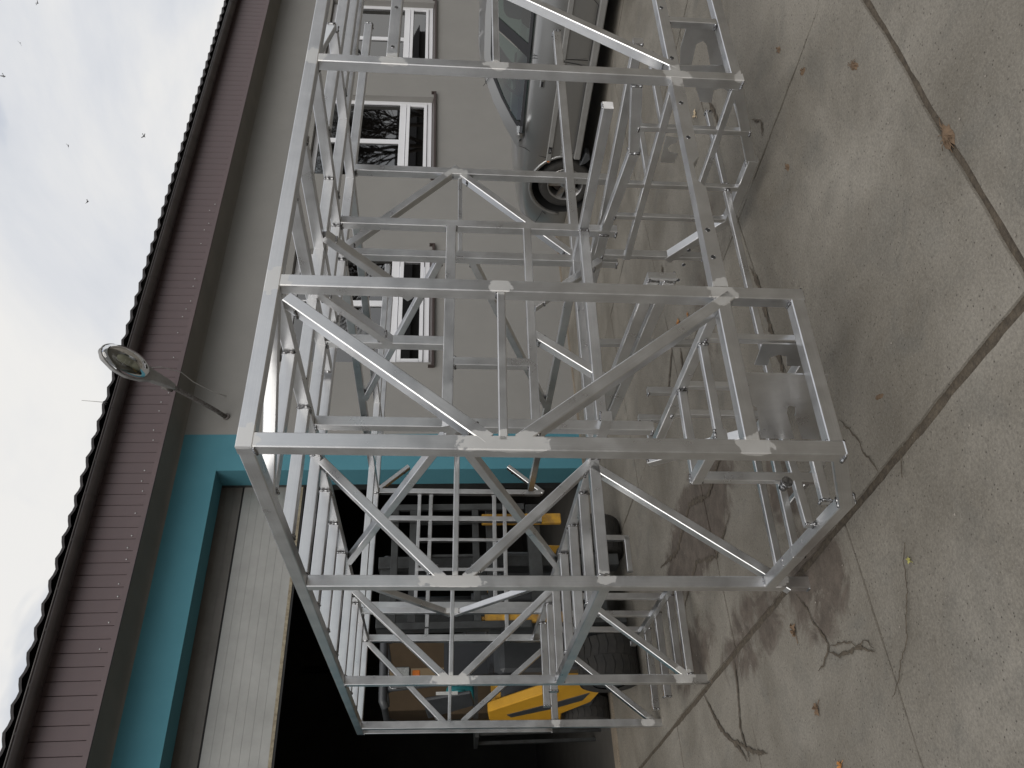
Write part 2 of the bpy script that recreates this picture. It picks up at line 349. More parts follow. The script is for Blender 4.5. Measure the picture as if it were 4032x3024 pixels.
# soil-filled cracks
CR = [
    ([(0.118, 1.48), (0.015, 1.42), (-0.035, 1.401), (-0.13, 1.345), (-0.201, 1.294), (-0.234, 1.327), (-0.263, 1.41), (-0.27, 1.468)], .006),
    ([(-0.226, 1.313), (-0.28, 1.222), (-0.298, 1.141), (-0.313, 1.032), (-0.373, 0.909)], .008),
    ([(-0.216, 1.288), (-0.233, 1.203), (-0.264, 1.1), (-0.308, 1.029), (-0.305, 0.955), (-0.36, 0.913)], .004),
    ([(0.041, 3.205), (-0.09, 3.1), (-0.22, 2.913), (-0.3, 2.713), (-0.359, 2.594), (-0.431, 2.348)], .013),
    ([(0.162, 2.568), (0.054, 2.59), (-0.056, 2.629), (-0.194, 2.704), (-0.293, 2.68), (-0.404, 2.654)], .012),
    ([(0.563, 0.591), (0.48, 0.544), (0.395, 0.502), (0.339, 0.501), (0.275, 0.465), (0.206, 0.449)], .0045),
    ([(-0.11, 0.44), (-0.167, 0.489), (-0.27, 0.536), (-0.344, 0.598), (-0.421, 0.65), (-0.47, 0.74), (-0.528, 0.807), (-0.563, 0.883)], .002),
    ([(0.166, 0.258), (0.095, 0.305)], .003),
    ([(0.196, 3.302), (-0.004, 3.166), (-0.154, 3.015), (-0.297, 2.791), (-0.394, 2.697)], .012),
    ([(2.541, 0.429), (2.412, 0.346), (2.328, 0.385)], .008),
    ([(1.882, 0.951), (1.721, 0.92), (1.503, 0.94), (1.261, 0.941), (1.044, 0.955)], .022),
    ([(3.262, 2.312), (3.126, 2.361)], .02),
    ([(3.296, 0.823), (3.144, 0.797), (2.963, 0.798)], .016),
    ([(2.543, 2.477), (2.442, 2.624), (2.323, 2.786)], .012),
    ([(2.394, 2.313), (2.258, 2.348), (2.199, 2.48)], .02),
    ([(1.5, 1.9), (1.28, 2.05), (1.2, 2.4), (1.35, 2.8), (1.22, 3.3), (1.32, 3.8)], .02),
    ([(.9, 2.1), (.8, 2.5), (.95, 2.9), (.8, 3.4)], .014),
]
for k, (pts, wd) in enumerate(CR):
    P = [Vector((*p, 0)) for p in pts]; fine = []
    for a, b in zip(P, P[1:]):
        m = max(2, int((b - a).length / .018))
        for q in range(m): fine.append(a.lerp(b, q / m))
    fine.append(P[-1]); vs = []; fs = []
    for q, p in enumerate(fine):
        d = (fine[min(q + 1, len(fine) - 1)] - fine[max(q - 1, 0)]).normalized(); nn = Vector((-d.y, d.x, 0))
        tp = min(1, 6 * q / len(fine), 6 * (len(fine) - 1 - q) / len(fine) + .15)
        c = p + nn * rs.uniform(-.006, .006); w = wd * (.35 + rs.random() * 1.1) * max(tp, .15)
        vs += [c + nn * w, c + Vector((0, 0, .003)), c - nn * w]
        if q: o = 3 * q; fs += [(o - 3, o, o + 1, o - 2), (o - 2, o + 1, o + 2, o - 1)]
    MB().add([(v.x, v.y, v.z + .0065) for v in vs], fs, True).build('crack', SOIL, pave, recalc=False)

# ------------------------------------------------------------------ workshop building (facade in the plane y = 6.46)
FY = 6.46
bld = empty('workshop_building', (4, FY, 0), 'long grey rendered workshop with turquoise garage surround and brown clad eaves', 'building')
def bpart(mb, name, m, parent=bld, **k):
    o = mb.build(name, m, parent, **k); o.matrix_parent_inverse = Matrix.Translation(-Vector((4, FY, 0))) if parent is bld else Matrix(); return o
WT = 5.2
wins = [(5.55, 7.70), (9.42, 11.60), (12.62, 14.82)]; WZ0, WZ1 = 1.90, 3.93
DX0, DX1, DZ = -.35, 3.87, 4.47
x = 4.39; mb = MB()
for a, b in wins:
    mb.box((x, FY, -.1), (a, FY + .35, WT)); mb.box((a, FY, -.1), (b, FY + .35, WZ0)); mb.box((a, FY, WZ1), (b, FY + .35, WT)); x = b
mb.box((x, FY, -.1), (19.5, FY + .35, WT)); mb.box((19.15, FY + .35, -.1), (19.5, 15, WT)); mb.box((-6, FY, -.1), (-.85, FY + .35, WT))
bpart(mb, 'wall', PLASTER)
bpart(MB().box((DX1, FY - .003, -.1), (4.39, FY + .35, 4.95)).box((DX0, FY - .003, DZ), (DX1, FY + .35, 4.95)).box((-.85, FY - .003, -.1), (DX0, FY + .35, 4.95)), 'turquoise_surround', TEAL)
# coved plaster band under the cladding
prof = []
for k in range(9):
    a = k / 8 * PI / 2
    prof.append((FY - .004 - .445 * (1 - math.cos(a)), 4.93 + .07 * math.sin(a)))
vs = []; fs = []
for xx in (-6, 19.5): vs += [(xx, y, z) for y, z in prof]
n = len(prof); fs = [(k, k + 1, n + k + 1, n + k) for k in range(n - 1)]
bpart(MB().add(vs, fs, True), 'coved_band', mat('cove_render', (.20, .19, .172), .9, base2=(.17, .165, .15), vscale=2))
bpart(MB().box((-6, 6.0, 4.985), (19.5, 6.026, 5.035)), 'bottom_trim', CLAD)
bpart(MB().box((-6, 6.03, 5.0), (19.5, 6.44, 5.62)), 'cladding_backing', BLACK)
pl = MB().box((0, 6.006, 5.03), (.131, 6.028, 5.60)).add([(.012, 6.005, 5.03), (.02, 6.0045, 5.03), (.02, 6.0045, 5.6), (.012, 6.005, 5.6)], [(0, 1, 2, 3)]).build('cladding_plank', CLAD, bld, bevel=.003)
pl.matrix_parent_inverse = Matrix.Translation(-Vector((4, FY, 0)))
pl.location.x = -1.2
sc0 = MB().lathe([(0.0001, -.006), (.007, -.005), (.009, 0)], (0, 0, 0), (0, 1, 0), 8).build('screw', mat('screw_head', (.5, .5, .5), .35, .7), pl)
sc0.location = (.03, 6.003, 5.09)
for k in range(1, 134):
    o = share(pl, 'cladding_plank', (-1.2 + .1365 * k, 0, rs.uniform(-.002, .002)), bld); o.matrix_parent_inverse = pl.matrix_parent_inverse.copy()
    if rs.random() < .55 and k < 70: share(sc0, 'screw', (.03 + rs.uniform(-.004, .004), 6.003, 5.085 + rs.uniform(-.02, .05)), o)
# gutter: half-round channel with joint rings
gy, gz, gr = 5.885, 5.60, .088
vs = []; fs = []; K = 14
for xx in (-6, 19.5):
    for k in range(K + 1):
        a = PI + PI * k / K; vs.append((xx, gy + gr * math.cos(a), gz + gr * math.sin(a)))
    for k in range(K + 1):
        a = 2 * PI - PI * k / K; vs.append((xx, gy + (gr - .006) * math.cos(a), gz + (gr - .006) * math.sin(a)))
m2 = 2 * (K + 1); fs = [(k, (k + 1) % m2, m2 + (k + 1) % m2, m2 + k) for k in range(m2)]
gut = bpart(MB().add(vs, fs, True).cyl((-6, gy - gr, gz + .004), (19.5, gy - gr, gz + .004), .010, n=8), 'gutter', GUT)
mb = MB(); R = gr + .006
for xx in (-.012, .012):
    for k in range(K + 1):
        a = PI + PI * k / K; mb.v.append((xx, gy + R * math.cos(a), gz + R * math.sin(a)))
mb.f = [(k, k + 1, K + 2 + k, K + 1 + k) for k in range(K)]; mb.sm = [True] * K
ring = mb.build('gutter_ring', GUT, gut, recalc=False)
gx = [.73, 1.16, 1.69, 2.11, 2.65, 3.2, 3.62, 4.35, 5.0]
while gx[-1] < 19: gx.append(gx[-1] + (.52, .47)[len(gx) % 2])
ring.location.x = gx[0]
for v in gx[1:]: share(ring, 'gutter_ring', (v, 0, 0), gut)
bpart(MB().box((-6, 5.975, 5.60), (19.5, 6.0, 5.66)), 'fascia_board', BLACK)
# profiled roof sheet
mb = MB(); nx = int(25.5 / .0608); rows = 8
vs = []
for j in range(rows + 1):
    yy = 5.80 + j * .45
    for i in range(nx + 1):
        xx = -6 + i * .06075; ph = (xx - .73) / .243
        t = abs((ph % 1) - .5) * 2
        zz = 5.672 + (yy - 5.80) * .30 + .052 * max(0, t - .25) ** .8 + (.022 if j % 2 else 0) * 0
        vs.append((xx, yy, zz))
fs = [(j * (nx + 1) + i, j * (nx + 1) + i + 1, (j + 1) * (nx + 1) + i + 1, (j + 1) * (nx + 1) + i) for j in range(rows) for i in range(nx)]
base = len(vs)
for i in range(nx + 1): vs.append((vs[i][0], 5.80, vs[i][2] - .028))
fs += [(i, i + 1, base + i + 1, base + i) for i in range(nx)]
bpart(MB().add(vs, fs), 'roof', ROOF, recalc=False)
bpart(MB().box((-6, 9.4, 5.2), (19.5, 15, 6.8)), 'roof_space', ROOF)
# windows
def window(x0, x1, mull):
    y = FY + .115
    f = MB(); zb, zt_ = WZ0 + .045, WZ1 - .01
    w = .075
    f.box((x0, y, zb), (x1, y + .07, zb + w)); f.box((x0, y, zt_ - w), (x1, y + .07, zt_)); f.box((x0, y, zb + w), (x0 + w, y + .07, zt_ - w)); f.box((x1 - w, y, zb + w), (x1, y + .07, zt_ - w))
    f.box((x0 + w, y + .002, 2.395), (x1 - w, y + .068, 2.505)); f.box((mull - .05, y + .004, 2.505), (mull + .05, y + .066, zt_ - w))
    o = bpart(f, 'window', PVC, bevel=.004)
    # bottom-hung vent light
    s = MB(); a0, a1, b0, b1 = x0 + w + .01, x1 - w - .01, zb + w + .008, 2.385; q = .055
    s.box((a0, y - .022, b0), (a1, y + .04, b0 + q)).box((a0, y - .022, b1 - q), (a1, y + .04, b1)).box((a0, y - .022, b0 + q), (a0 + q, y + .04, b1 - q)).box((a1 - q, y - .022, b0 + q), (a1, y + .04, b1 - q))
    s.build('vent_sash', PVC, o, bevel=.004)
    def pane(px0, px1, pz0, pz1, yy): MB().box((px0, yy, pz0), (px1, yy + .006, pz1)).build('pane', GLASS, o)
    pane(a0 + q - .004, a1 - q + .004, b0 + q - .004, b1 - q + .004, y + .012)
    pane(x0 + w - .004, mull - .046, 2.50, zt_ - w + .004, y + .03); pane(mull + .046, x1 - w + .004, 2.50, zt_ - w + .004, y + .03)
    gk = MB()
    for (px0, px1, pz0, pz1) in ((x0 + w, mull - .05, 2.505, zt_ - w), (mull + .05, x1 - w, 2.505, zt_ - w), (a0 + q, a1 - q, b0 + q, b1 - q)):
        yy = y + (.026 if pz0 > 2.4 else .008); t = .008
        gk.box((px0, yy, pz0), (px1, yy + .004, pz0 + t)).box((px0, yy, pz1 - t), (px1, yy + .004, pz1)).box((px0, yy, pz0 + t), (px0 + t, yy + .004, pz1 - t)).box((px1 - t, yy, pz0 + t), (px1, yy + .004, pz1 - t))
    gk.build('gasket', RUBBER, o)
    sl = MB().prism([(x0 - .09, FY - .055, WZ0 - .03), (x0 - .09, FY - .055, WZ0 + .0), (x0 - .09, FY + .12, WZ0 + .04), (x0 - .09, FY + .12, WZ0 + .004)], (x1 - x0 + .18, 0, 0))
    for xx in (x0 - .095, x1 + .085): sl.box((xx, FY - .06, WZ0 - .035), (xx + .012, FY + .115, WZ0 + .052))
    sl.build('sill', SILL, o)
    MB().box((x0 + .05, FY + .75, WZ0), (x1 - .05, FY + .76, WZ1)).build('dark_room_sheet', mat('dark_room', (.03, .03, .03), .9), o)  # dark sheet added behind the panes; its colour stands in for the unlit room
    return o
window(*wins[0], 6.73); window(*wins[1], 10.47); window(*wins[2], 13.66)
# sectional garage door, half raised
def door_section(z0, z1, m, y=6.90):
    mb = MB(); k = max(1, round((z1 - z0) / .1)); h = (z1 - z0) / k
    for q in range(k): mb.box((DX0 - .05, y, z0 + q * h + .0015), (DX1 + .05, y + .04, z0 + (q + 1) * h - .0015))
    return mb.box((DX0 - .05, y + .003, z0), (DX1 + .05, y + .037, z1))
gd = bpart(MB().box((DX0 - .05, 6.895, 3.495), (DX1 + .05, 6.945, 3.53)), 'garage_door', mat('worn_door_edge', (.36, .32, .23), .8, base2=(.20, .16, .11), vscale=18))
door_section(3.53, 4.215, DOORM).build('door_panel', DOORM, gd)
door_section(4.235, 4.62, mat('shaded_door_panel', (.17, .155, .14), .5, .1, base2=(.13, .12, .105), vscale=3), 6.90).build('door_panel', bpy.data.materials['shaded_door_panel'], gd)  # shade put into the colour: darker than the lit section below
MB().box((DX0 - .05, 6.91, 4.21), (DX1 + .05, 6.935, 4.24)).build('section_joint', RUBBER, gd)
MB().box((DX0 - .05, 6.902, 3.470), (DX1 + .05, 6.935, 3.497)).build('rubber_seal', RUBBER, gd)
bpart(MB().box((DX1 + .02, 6.84, 0), (DX1 + .08, 6.98, 4.6)), 'door_track', FSTEEL); bpart(MB().box((DX0 - .12, 6.84, 0), (DX0 - .06, 6.98, 4.6)), 'door_track', FSTEEL)
# garage room
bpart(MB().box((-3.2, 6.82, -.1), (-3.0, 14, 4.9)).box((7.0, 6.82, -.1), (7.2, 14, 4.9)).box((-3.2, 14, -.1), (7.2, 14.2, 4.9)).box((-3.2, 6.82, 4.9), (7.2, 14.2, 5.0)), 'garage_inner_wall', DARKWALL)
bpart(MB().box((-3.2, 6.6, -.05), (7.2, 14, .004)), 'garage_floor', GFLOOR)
bpart(MB().box((-2.99, 7.0, 0), (-2.6, 13.8, .22)).cyl((-1.6, 13.9, 0), (-1.6, 13.9, 4.2), .04).cyl((3.9, 13.85, .3), (3.9, 13.85, 4.4), .06), 'pipes', FSTEEL)

# ------------------------------------------------------------------ welded aluminium frame
KP = ((0.997753, 0.063123, 0.022478), (-0.063139, 0.998005, 0.0), (-0.022433, -0.001419, 0.999747))
frame = empty('aluminium_space_frame', (0, 0, 0), 'large welded frame of bare aluminium square tubes filling the yard in front of the garage', 'frame')
frame.matrix_world = Matrix(KP).to_4x4()
MEM = [
('top_rail','q',0.000,0.000,2.430,4.600,2.430,0.057,0.057),
('post','q',0.000,0.029,0.373,0.029,2.401,0.057,0.057),
('post','q',0.000,0.720,0.373,0.720,2.401,0.057,0.057),
('post','q',0.000,2.079,0.370,2.079,2.401,0.057,0.057),
('post','q',0.000,4.300,0.370,4.300,2.401,0.057,0.057),
('belt_rail','q',0.000,0.057,0.702,0.692,0.702,0.057,0.057),
('belt_rail','q',0.000,2.107,0.702,4.600,0.702,0.057,0.057),
('bottom_rail','q',0.000,0.057,0.402,0.692,0.402,0.057,0.057),
('bottom_rail','q',0.000,2.107,0.400,4.600,0.400,0.057,0.057),
('brace','q',0.000,0.640,2.369,0.046,1.620,0.047,0.057),
('strut','q',0.000,0.687,1.569,0.041,1.571,0.032,0.035),
('brace','q',0.000,0.710,0.667,0.044,1.517,0.047,0.057),
('perforated_rail','q',0.000,2.107,2.062,4.600,2.062,0.057,0.057),
('strut','q',0.000,2.107,1.569,4.300,1.569,0.035,0.035),
('brace','q',0.000,2.139,0.685,3.028,1.925,0.047,0.057),
('top_rail','p',0.000,0.057,2.430,4.780,2.430,0.057,0.057),
('bottom_rail','p',0.000,0.010,0.400,0.430,0.200,0.057,0.057),
('bottom_rail','p',0.000,0.400,0.200,1.070,0.200,0.057,0.057),
('post','q',1.325,0.029,-0.003,0.029,2.401,0.057,0.057),
('post','q',3.150,0.029,-0.030,0.029,2.401,0.057,0.057),
('post','q',4.540,0.029,-0.045,0.029,2.401,0.057,0.057),
('post','q',4.760,0.029,0.870,0.029,2.401,0.045,0.030),
('side_rail','p',0.000,1.380,1.002,3.150,1.002,0.057,0.057),
('bottom_rail','p',0.000,0.950,0.200,1.330,0.200,0.057,0.057),
('lower_crossbar','q',1.200,0.030,0.185,0.692,0.185,0.040,0.035),
('lower_rail','p',0.220,0.290,0.700,0.680,0.700,0.050,0.050),
('lower_crossbar','q',0.300,0.240,0.700,0.692,0.700,0.040,0.035),
('lower_crossbar','q',0.660,0.240,0.700,0.692,0.700,0.040,0.035),
('lower_post','q',0.660,0.255,0.140,0.255,0.700,0.045,0.035),
('lower_crossbar','q',0.430,0.030,0.270,0.270,0.270,0.040,0.035),
('lower_crossbar','q',0.660,0.030,0.250,0.692,0.280,0.040,0.035),
('lower_crossbar','q',0.950,0.030,0.200,0.660,0.200,0.040,0.035),
('brace','p',0.300,0.642,0.140,1.048,0.140,0.030,0.030),
('roof_crossbar','q',0.430,0.057,2.430,0.692,2.430,0.057,0.057),
('roof_crossbar','q',0.865,0.057,2.430,0.692,2.430,0.057,0.057),
('roof_crossbar','q',1.325,0.057,2.430,0.692,2.430,0.057,0.057),
('roof_crossbar','q',1.730,0.057,2.430,0.692,2.430,0.057,0.057),
('roof_crossbar','q',2.170,0.057,2.430,0.692,2.430,0.057,0.057),
('roof_crossbar','q',2.620,0.057,2.430,0.692,2.430,0.057,0.057),
('roof_crossbar','q',3.150,0.057,2.430,0.692,2.430,0.057,0.057),
('roof_crossbar','q',3.600,0.057,2.430,0.692,2.430,0.057,0.057),
('roof_crossbar','q',4.060,0.057,2.430,4.400,2.430,0.057,0.057),
('roof_crossbar','q',4.560,0.057,2.430,4.400,2.430,0.057,0.057),
('roof_crossbar','q',0.725,0.749,2.430,2.050,2.430,0.057,0.057),
('roof_crossbar','q',1.080,0.749,2.430,2.050,2.430,0.057,0.057),
('roof_crossbar','q',1.370,0.749,2.430,2.050,2.430,0.057,0.057),
('roof_crossbar','q',0.440,2.107,2.430,4.400,2.430,0.057,0.057),
('roof_crossbar','q',0.880,2.107,2.430,4.400,2.430,0.057,0.057),
('roof_crossbar','q',1.340,2.107,2.430,4.400,2.430,0.057,0.057),
('roof_crossbar','q',0.710,2.777,2.430,4.400,2.430,0.057,0.057),
('roof_rail','p',0.692,0.057,2.430,4.560,2.430,0.057,0.057),
('roof_rail','p',2.050,0.057,2.430,4.560,2.430,0.057,0.057),
('roof_rail','p',1.205,0.057,2.430,1.340,2.430,0.057,0.057),
('roof_rail','p',2.720,0.300,2.430,4.500,2.430,0.057,0.057),
('roof_brace','z',2.401,0.030,0.430,0.690,0.030,0.035,0.050),
('roof_brace','z',2.401,2.700,0.260,2.100,0.020,0.035,0.050),
('post','q',4.560,1.000,0.900,1.000,2.401,0.057,0.057),
('floor_crossbar','q',1.325,0.057,1.004,0.692,1.004,0.057,0.057),
('strut','q',1.325,0.057,1.716,0.692,1.716,0.030,0.030),
('floor_crossbar','q',3.150,0.057,0.993,0.692,0.993,0.057,0.057),
('strut','q',3.150,0.057,1.716,0.692,1.716,0.030,0.030),
('floor_crossbar','q',4.560,0.057,0.868,0.692,0.868,0.057,0.057),
('strut','q',4.560,0.057,1.716,0.692,1.716,0.030,0.030),
('floor_crossbar','q',1.325,0.749,1.000,4.400,1.000,0.057,0.057),
('brace','q',1.325,0.660,2.399,0.040,1.771,0.047,0.057),
('brace','q',1.325,0.046,1.667,0.672,1.020,0.047,0.057),
('brace','q',1.325,0.657,1.017,0.006,0.092,0.047,0.057),
('brace','q',3.150,0.663,2.428,0.033,1.739,0.047,0.057),
('brace','q',3.150,0.035,1.661,0.685,0.981,0.047,0.057),
('brace','q',3.150,0.524,0.739,0.042,0.131,0.047,0.057),
('brace','q',4.560,0.699,2.419,0.052,1.760,0.045,0.057),
('brace','q',4.560,0.055,1.611,0.689,0.861,0.045,0.057),
('brace','q',4.560,0.558,0.685,0.026,0.043,0.045,0.057),
('post','q',1.325,2.079,0.750,2.079,2.401,0.057,0.057),
('post','q',1.325,2.808,0.750,2.808,2.401,0.057,0.057),
('brace','q',1.325,2.112,2.418,2.849,1.741,0.047,0.057),
('brace','q',1.325,2.785,1.709,2.105,1.013,0.047,0.057),
('strut','q',1.325,2.740,1.722,2.100,1.715,0.030,0.030),
('side_rail','p',0.692,0.950,1.000,4.560,1.000,0.057,0.057),
('post','q',1.030,0.720,0.750,0.720,2.401,0.057,0.057),
('post','q',3.850,0.720,0.930,0.720,2.401,0.045,0.045),
('post','q',4.560,0.720,0.840,0.720,2.401,0.057,0.057),
('brace','p',0.692,2.842,2.409,1.050,1.734,0.047,0.057),
('brace','p',0.692,1.026,1.779,2.929,1.000,0.047,0.057),
('brace','p',0.692,3.299,2.294,3.923,1.723,0.045,0.045),
('brace','p',0.692,3.261,1.084,3.917,1.692,0.045,0.045),
('bottom_rail','p',0.692,0.020,0.400,0.430,0.200,0.057,0.057),
('bottom_rail','p',0.692,0.400,0.200,1.100,0.200,0.057,0.057),
('bottom_rail','p',0.692,1.070,0.200,1.400,0.700,0.057,0.057),
('strut','q',1.050,0.749,1.770,2.050,1.770,0.060,0.050),
('strut','q',1.050,0.749,1.333,2.050,1.333,0.045,0.045),
('small_post','q',1.050,1.100,1.350,1.100,1.740,0.050,0.045),
('brace','q',1.060,1.306,1.333,0.994,0.918,0.047,0.057),
('floor_crossbar','q',1.050,0.749,1.000,2.050,1.000,0.057,0.057),
('post','q',1.060,2.079,0.800,2.079,2.401,0.057,0.057),
('brace','p',2.050,1.339,1.823,2.965,2.409,0.047,0.057),
('brace','p',2.050,1.342,1.653,3.028,1.012,0.047,0.057),
('side_rail','p',2.050,0.200,1.000,4.500,1.000,0.057,0.057),
('bottom_rail','p',2.050,0.020,0.400,0.530,0.165,0.057,0.057),
('bottom_rail','p',2.050,0.500,0.165,0.980,0.165,0.057,0.057),
('bottom_rail','p',2.050,0.950,0.165,1.300,0.450,0.057,0.057),
('floor_crossbar','q',1.730,0.057,1.002,0.692,1.002,0.057,0.057),
('floor_crossbar','q',2.170,0.057,1.002,0.692,1.002,0.057,0.057),
('floor_crossbar','q',2.610,0.057,1.002,0.692,1.002,0.057,0.057),
('floor_crossbar','q',3.600,0.057,0.985,0.692,0.985,0.057,0.057),
('floor_crossbar','q',4.060,0.057,0.985,0.692,0.985,0.057,0.057),
('lower_crossbar','q',3.150,0.057,0.120,0.692,0.120,0.055,0.045),
('lower_crossbar','q',3.400,0.057,0.120,0.692,0.120,0.055,0.045),
('lower_crossbar','q',3.800,0.057,0.120,0.692,0.120,0.055,0.045),
('lower_crossbar','q',4.200,0.057,0.120,0.692,0.120,0.055,0.045),
('lower_rail','p',0.640,3.150,0.170,4.560,0.170,0.045,0.045),
('lower_post','q',3.400,0.680,0.170,0.680,0.840,0.045,0.040),
('lower_post','q',3.800,0.680,0.170,0.680,0.840,0.045,0.040),
('lower_post','q',4.200,0.680,0.170,0.680,0.840,0.045,0.040),
('post','q',4.560,2.079,0.900,2.079,2.401,0.050,0.057),
('post','q',4.570,1.810,0.900,1.810,2.300,0.050,0.057),
('strut','q',4.580,1.000,2.025,2.050,2.025,0.035,0.030),
('strut','q',4.580,1.000,1.335,2.050,1.335,0.035,0.030),
('strut','q',4.580,0.750,1.240,2.050,1.240,0.035,0.030),
('strut','q',4.580,0.750,1.920,2.050,1.920,0.035,0.030),
('small_post','q',4.560,1.321,1.240,1.321,2.020,0.030,0.030),
('small_post','q',4.560,1.600,1.240,1.600,2.020,0.030,0.030),
('brace','q',4.560,2.099,2.406,2.338,2.140,0.040,0.057),
('brace','q',4.560,2.351,1.199,2.078,0.875,0.040,0.057),
('lower_post','q',0.000,2.530,0.430,2.530,0.680,0.045,0.045),
('lower_post','q',0.000,2.980,0.430,2.980,0.680,0.045,0.045),
('lower_post','q',0.000,3.500,0.430,3.500,0.680,0.045,0.045),
('lower_rail','p',0.692,0.057,0.702,1.300,0.702,0.045,0.045),
('lower_post','q',0.272,0.710,0.300,0.710,0.700,0.035,0.033),
('lower_post','q',0.635,0.710,0.170,0.710,0.700,0.035,0.033),
('lower_post','q',0.880,0.710,0.170,0.710,0.700,0.035,0.033),
('lower_post','q',0.300,2.067,0.240,2.067,0.830,0.035,0.035),
('lower_post','q',0.685,2.067,0.150,2.067,0.830,0.035,0.035),
('lower_post','q',0.930,2.067,0.150,2.067,0.840,0.035,0.035),
('lower_post','q',1.260,2.077,0.230,2.077,0.860,0.055,0.035),
('lower_rail','p',2.050,0.057,0.700,1.300,0.700,0.040,0.040),
('lower_rail','p',2.050,0.057,0.400,0.700,0.400,0.035,0.035),
('lower_crossbar','q',0.330,2.090,0.680,2.720,0.680,0.035,0.035),
('lower_crossbar','q',0.700,2.090,0.680,2.720,0.680,0.035,0.035),
('lower_crossbar','q',0.330,2.090,0.250,2.720,0.250,0.035,0.035),
('lower_crossbar','q',0.700,0.732,0.250,2.050,0.250,0.035,0.035),
('lower_crossbar','q',0.700,2.090,0.250,2.720,0.250,0.035,0.035),
('bent_rail','p',2.050,0.057,0.885,0.480,0.815,0.060,0.050),
('bent_rail','p',2.050,0.475,0.815,1.100,0.875,0.060,0.050),
('bent_rail','p',2.050,1.090,0.875,1.550,0.880,0.060,0.050),
('bent_rail','p',2.300,0.000,0.860,1.400,0.830,0.050,0.050),
('inner_rail','p',1.300,0.620,0.770,1.950,0.830,0.062,0.045),
('inner_rail','p',1.300,0.620,0.690,2.100,0.770,0.062,0.045),
('small_post','q',0.600,1.323,0.660,1.323,0.800,0.045,0.030),
('tie_bar','p',2.050,1.100,0.910,1.330,0.910,0.045,0.040),
('brace','q',1.200,1.958,0.889,1.601,1.298,0.047,0.050),
('roof_rail','p',1.540,0.057,2.430,1.340,2.430,0.057,0.057),
('brace','p',1.540,0.652,2.403,1.115,1.987,0.047,0.057),
('brace','p',1.205,0.676,2.403,1.086,2.070,0.047,0.057),
('post','q',1.060,1.234,1.770,1.234,2.401,0.057,0.057),
('lower_post','q',1.800,1.802,0.843,1.818,0.165,0.045,0.040),
('lower_post','q',1.650,1.341,0.578,1.339,0.360,0.045,0.040),
('lower_post','q',1.950,1.331,0.573,1.329,0.372,0.045,0.040),
]
def beam(name, a, b, side, dep, w, d, idx, front=None):
    """square tube from a to b; side, dep: unit vectors across; chamfered edges; rings near the ends carry the heat attribute"""
    a, b = Vector(a), Vector(b); ax = (b - a); Ln = ax.length; ax.normalize()
    side = (Vector(side) - ax * Vector(side).dot(ax)).normalized(); dep = ax.cross(side)
    if dep.dot(front) > 0: dep = -dep      # front points out of the visible face, dep goes into the depth
    ins = .0002 + .00023 * (idx % 9); hw, hd = w / 2 - ins, d / 2 - ins; ch = .0035
    pr = [(-hw + ch, -hd), (hw - ch, -hd), (hw, -hd + ch), (hw, hd - ch), (hw - ch, hd), (-hw + ch, hd), (-hw, hd - ch), (-hw, -hd + ch)]
    bur = .062 if name == 'brace' else 0.0
    k0, k1, k2 = (bur + t for t in (.016, .045, .11)); sc = min(1, Ln * .4 / k2); k0 *= sc; k1 *= sc; k2 *= sc; st = [0, k0, k1, k2, Ln - k2, Ln - k1, Ln - k0, Ln]
    H = [1, 1, .35, 0, 0, .35, 1, 1]
    vs = []; heat = []
    for s, h in zip(st, H):
        for u, v in pr: vs.append(a + ax * s + side * u + dep * v); heat.append(h)
    me = bpy.data.meshes.new(name); fs = []
    for i in range(7):
        for q in range(8): fs.append((i * 8 + q, i * 8 + (q + 1) % 8, (i + 1) * 8 + (q + 1) % 8, (i + 1) * 8 + q))
    fs += [tuple(range(8))[::-1], tuple(range(56, 64))]
    me.from_pydata([tuple(v) for v in vs], [], fs)
    uv = me.uv_layers.new(name='UVMap'); cum = [0]
    for q in range(8):
        p, r = Vector(pr[q]), Vector(pr[(q + 1) % 8]); cum.append(cum[-1] + (r - p).length)
    off = random.random() * 9
    for p in me.polygons:
        vi = list(p.vertices)
        for li, v in zip(p.loop_indices, vi):
            q = v % 8; c = cum[q]
            if p.index < 56 and q == 0 and (p.index % 8) == 7: c = cum[8]
            uv.data[li].uv = (st[v // 8] + off, c + off)
    at = me.attributes.new('heat', 'FLOAT', 'POINT'); at.data.foreach_set('value', [h * random.uniform(.55, .95) * (.55 if (i % 8) in (0, 1) and name not in ('roof_crossbar', 'lower_crossbar') else 1) for i, h in enumerate(heat)])
    me.materials.append(ALU)
    bm = bmesh.new(); bm.from_mesh(me); bmesh.ops.recalc_face_normals(bm, faces=bm.faces); bm.to_mesh(me); bm.free()
    o = bpy.data.objects.new(name, me); C.objects.link(o); o.parent = frame
    return o, a, b, ax, side, dep, hw, hd
def weld(o, p, ax, side, dep, hw, hd, which, rnd, face):
    """lumpy fillet along the in-plane sides of a joint; crossbars also carry one over the face that looks at the yard"""
    mb = MB(); runs = []
    for sgn in (-1, 1):
        if rnd.random() < .3: continue
        runs.append([side * sgn * (hw + .001) + dep * (-hd * .8 + 1.7 * hd * k / 8) for k in range(9)])
    if face: runs.append([dep * (-hd - .001) + side * (-hw + 2 * hw * k / 8) for k in range(9)])
    for run in runs:
        pts = [p + ax * which * rnd.uniform(.0, .007) + v for v in run]; rad = [.006 * rnd.uniform(.6, 1.35) for _ in run]
        mb.tube(pts, .005, 6, True, rad)
    if mb.v: tag(mb.build('weld_bead', WELD, o, recalc=False), kind='stuff')
rw = random.Random(11)
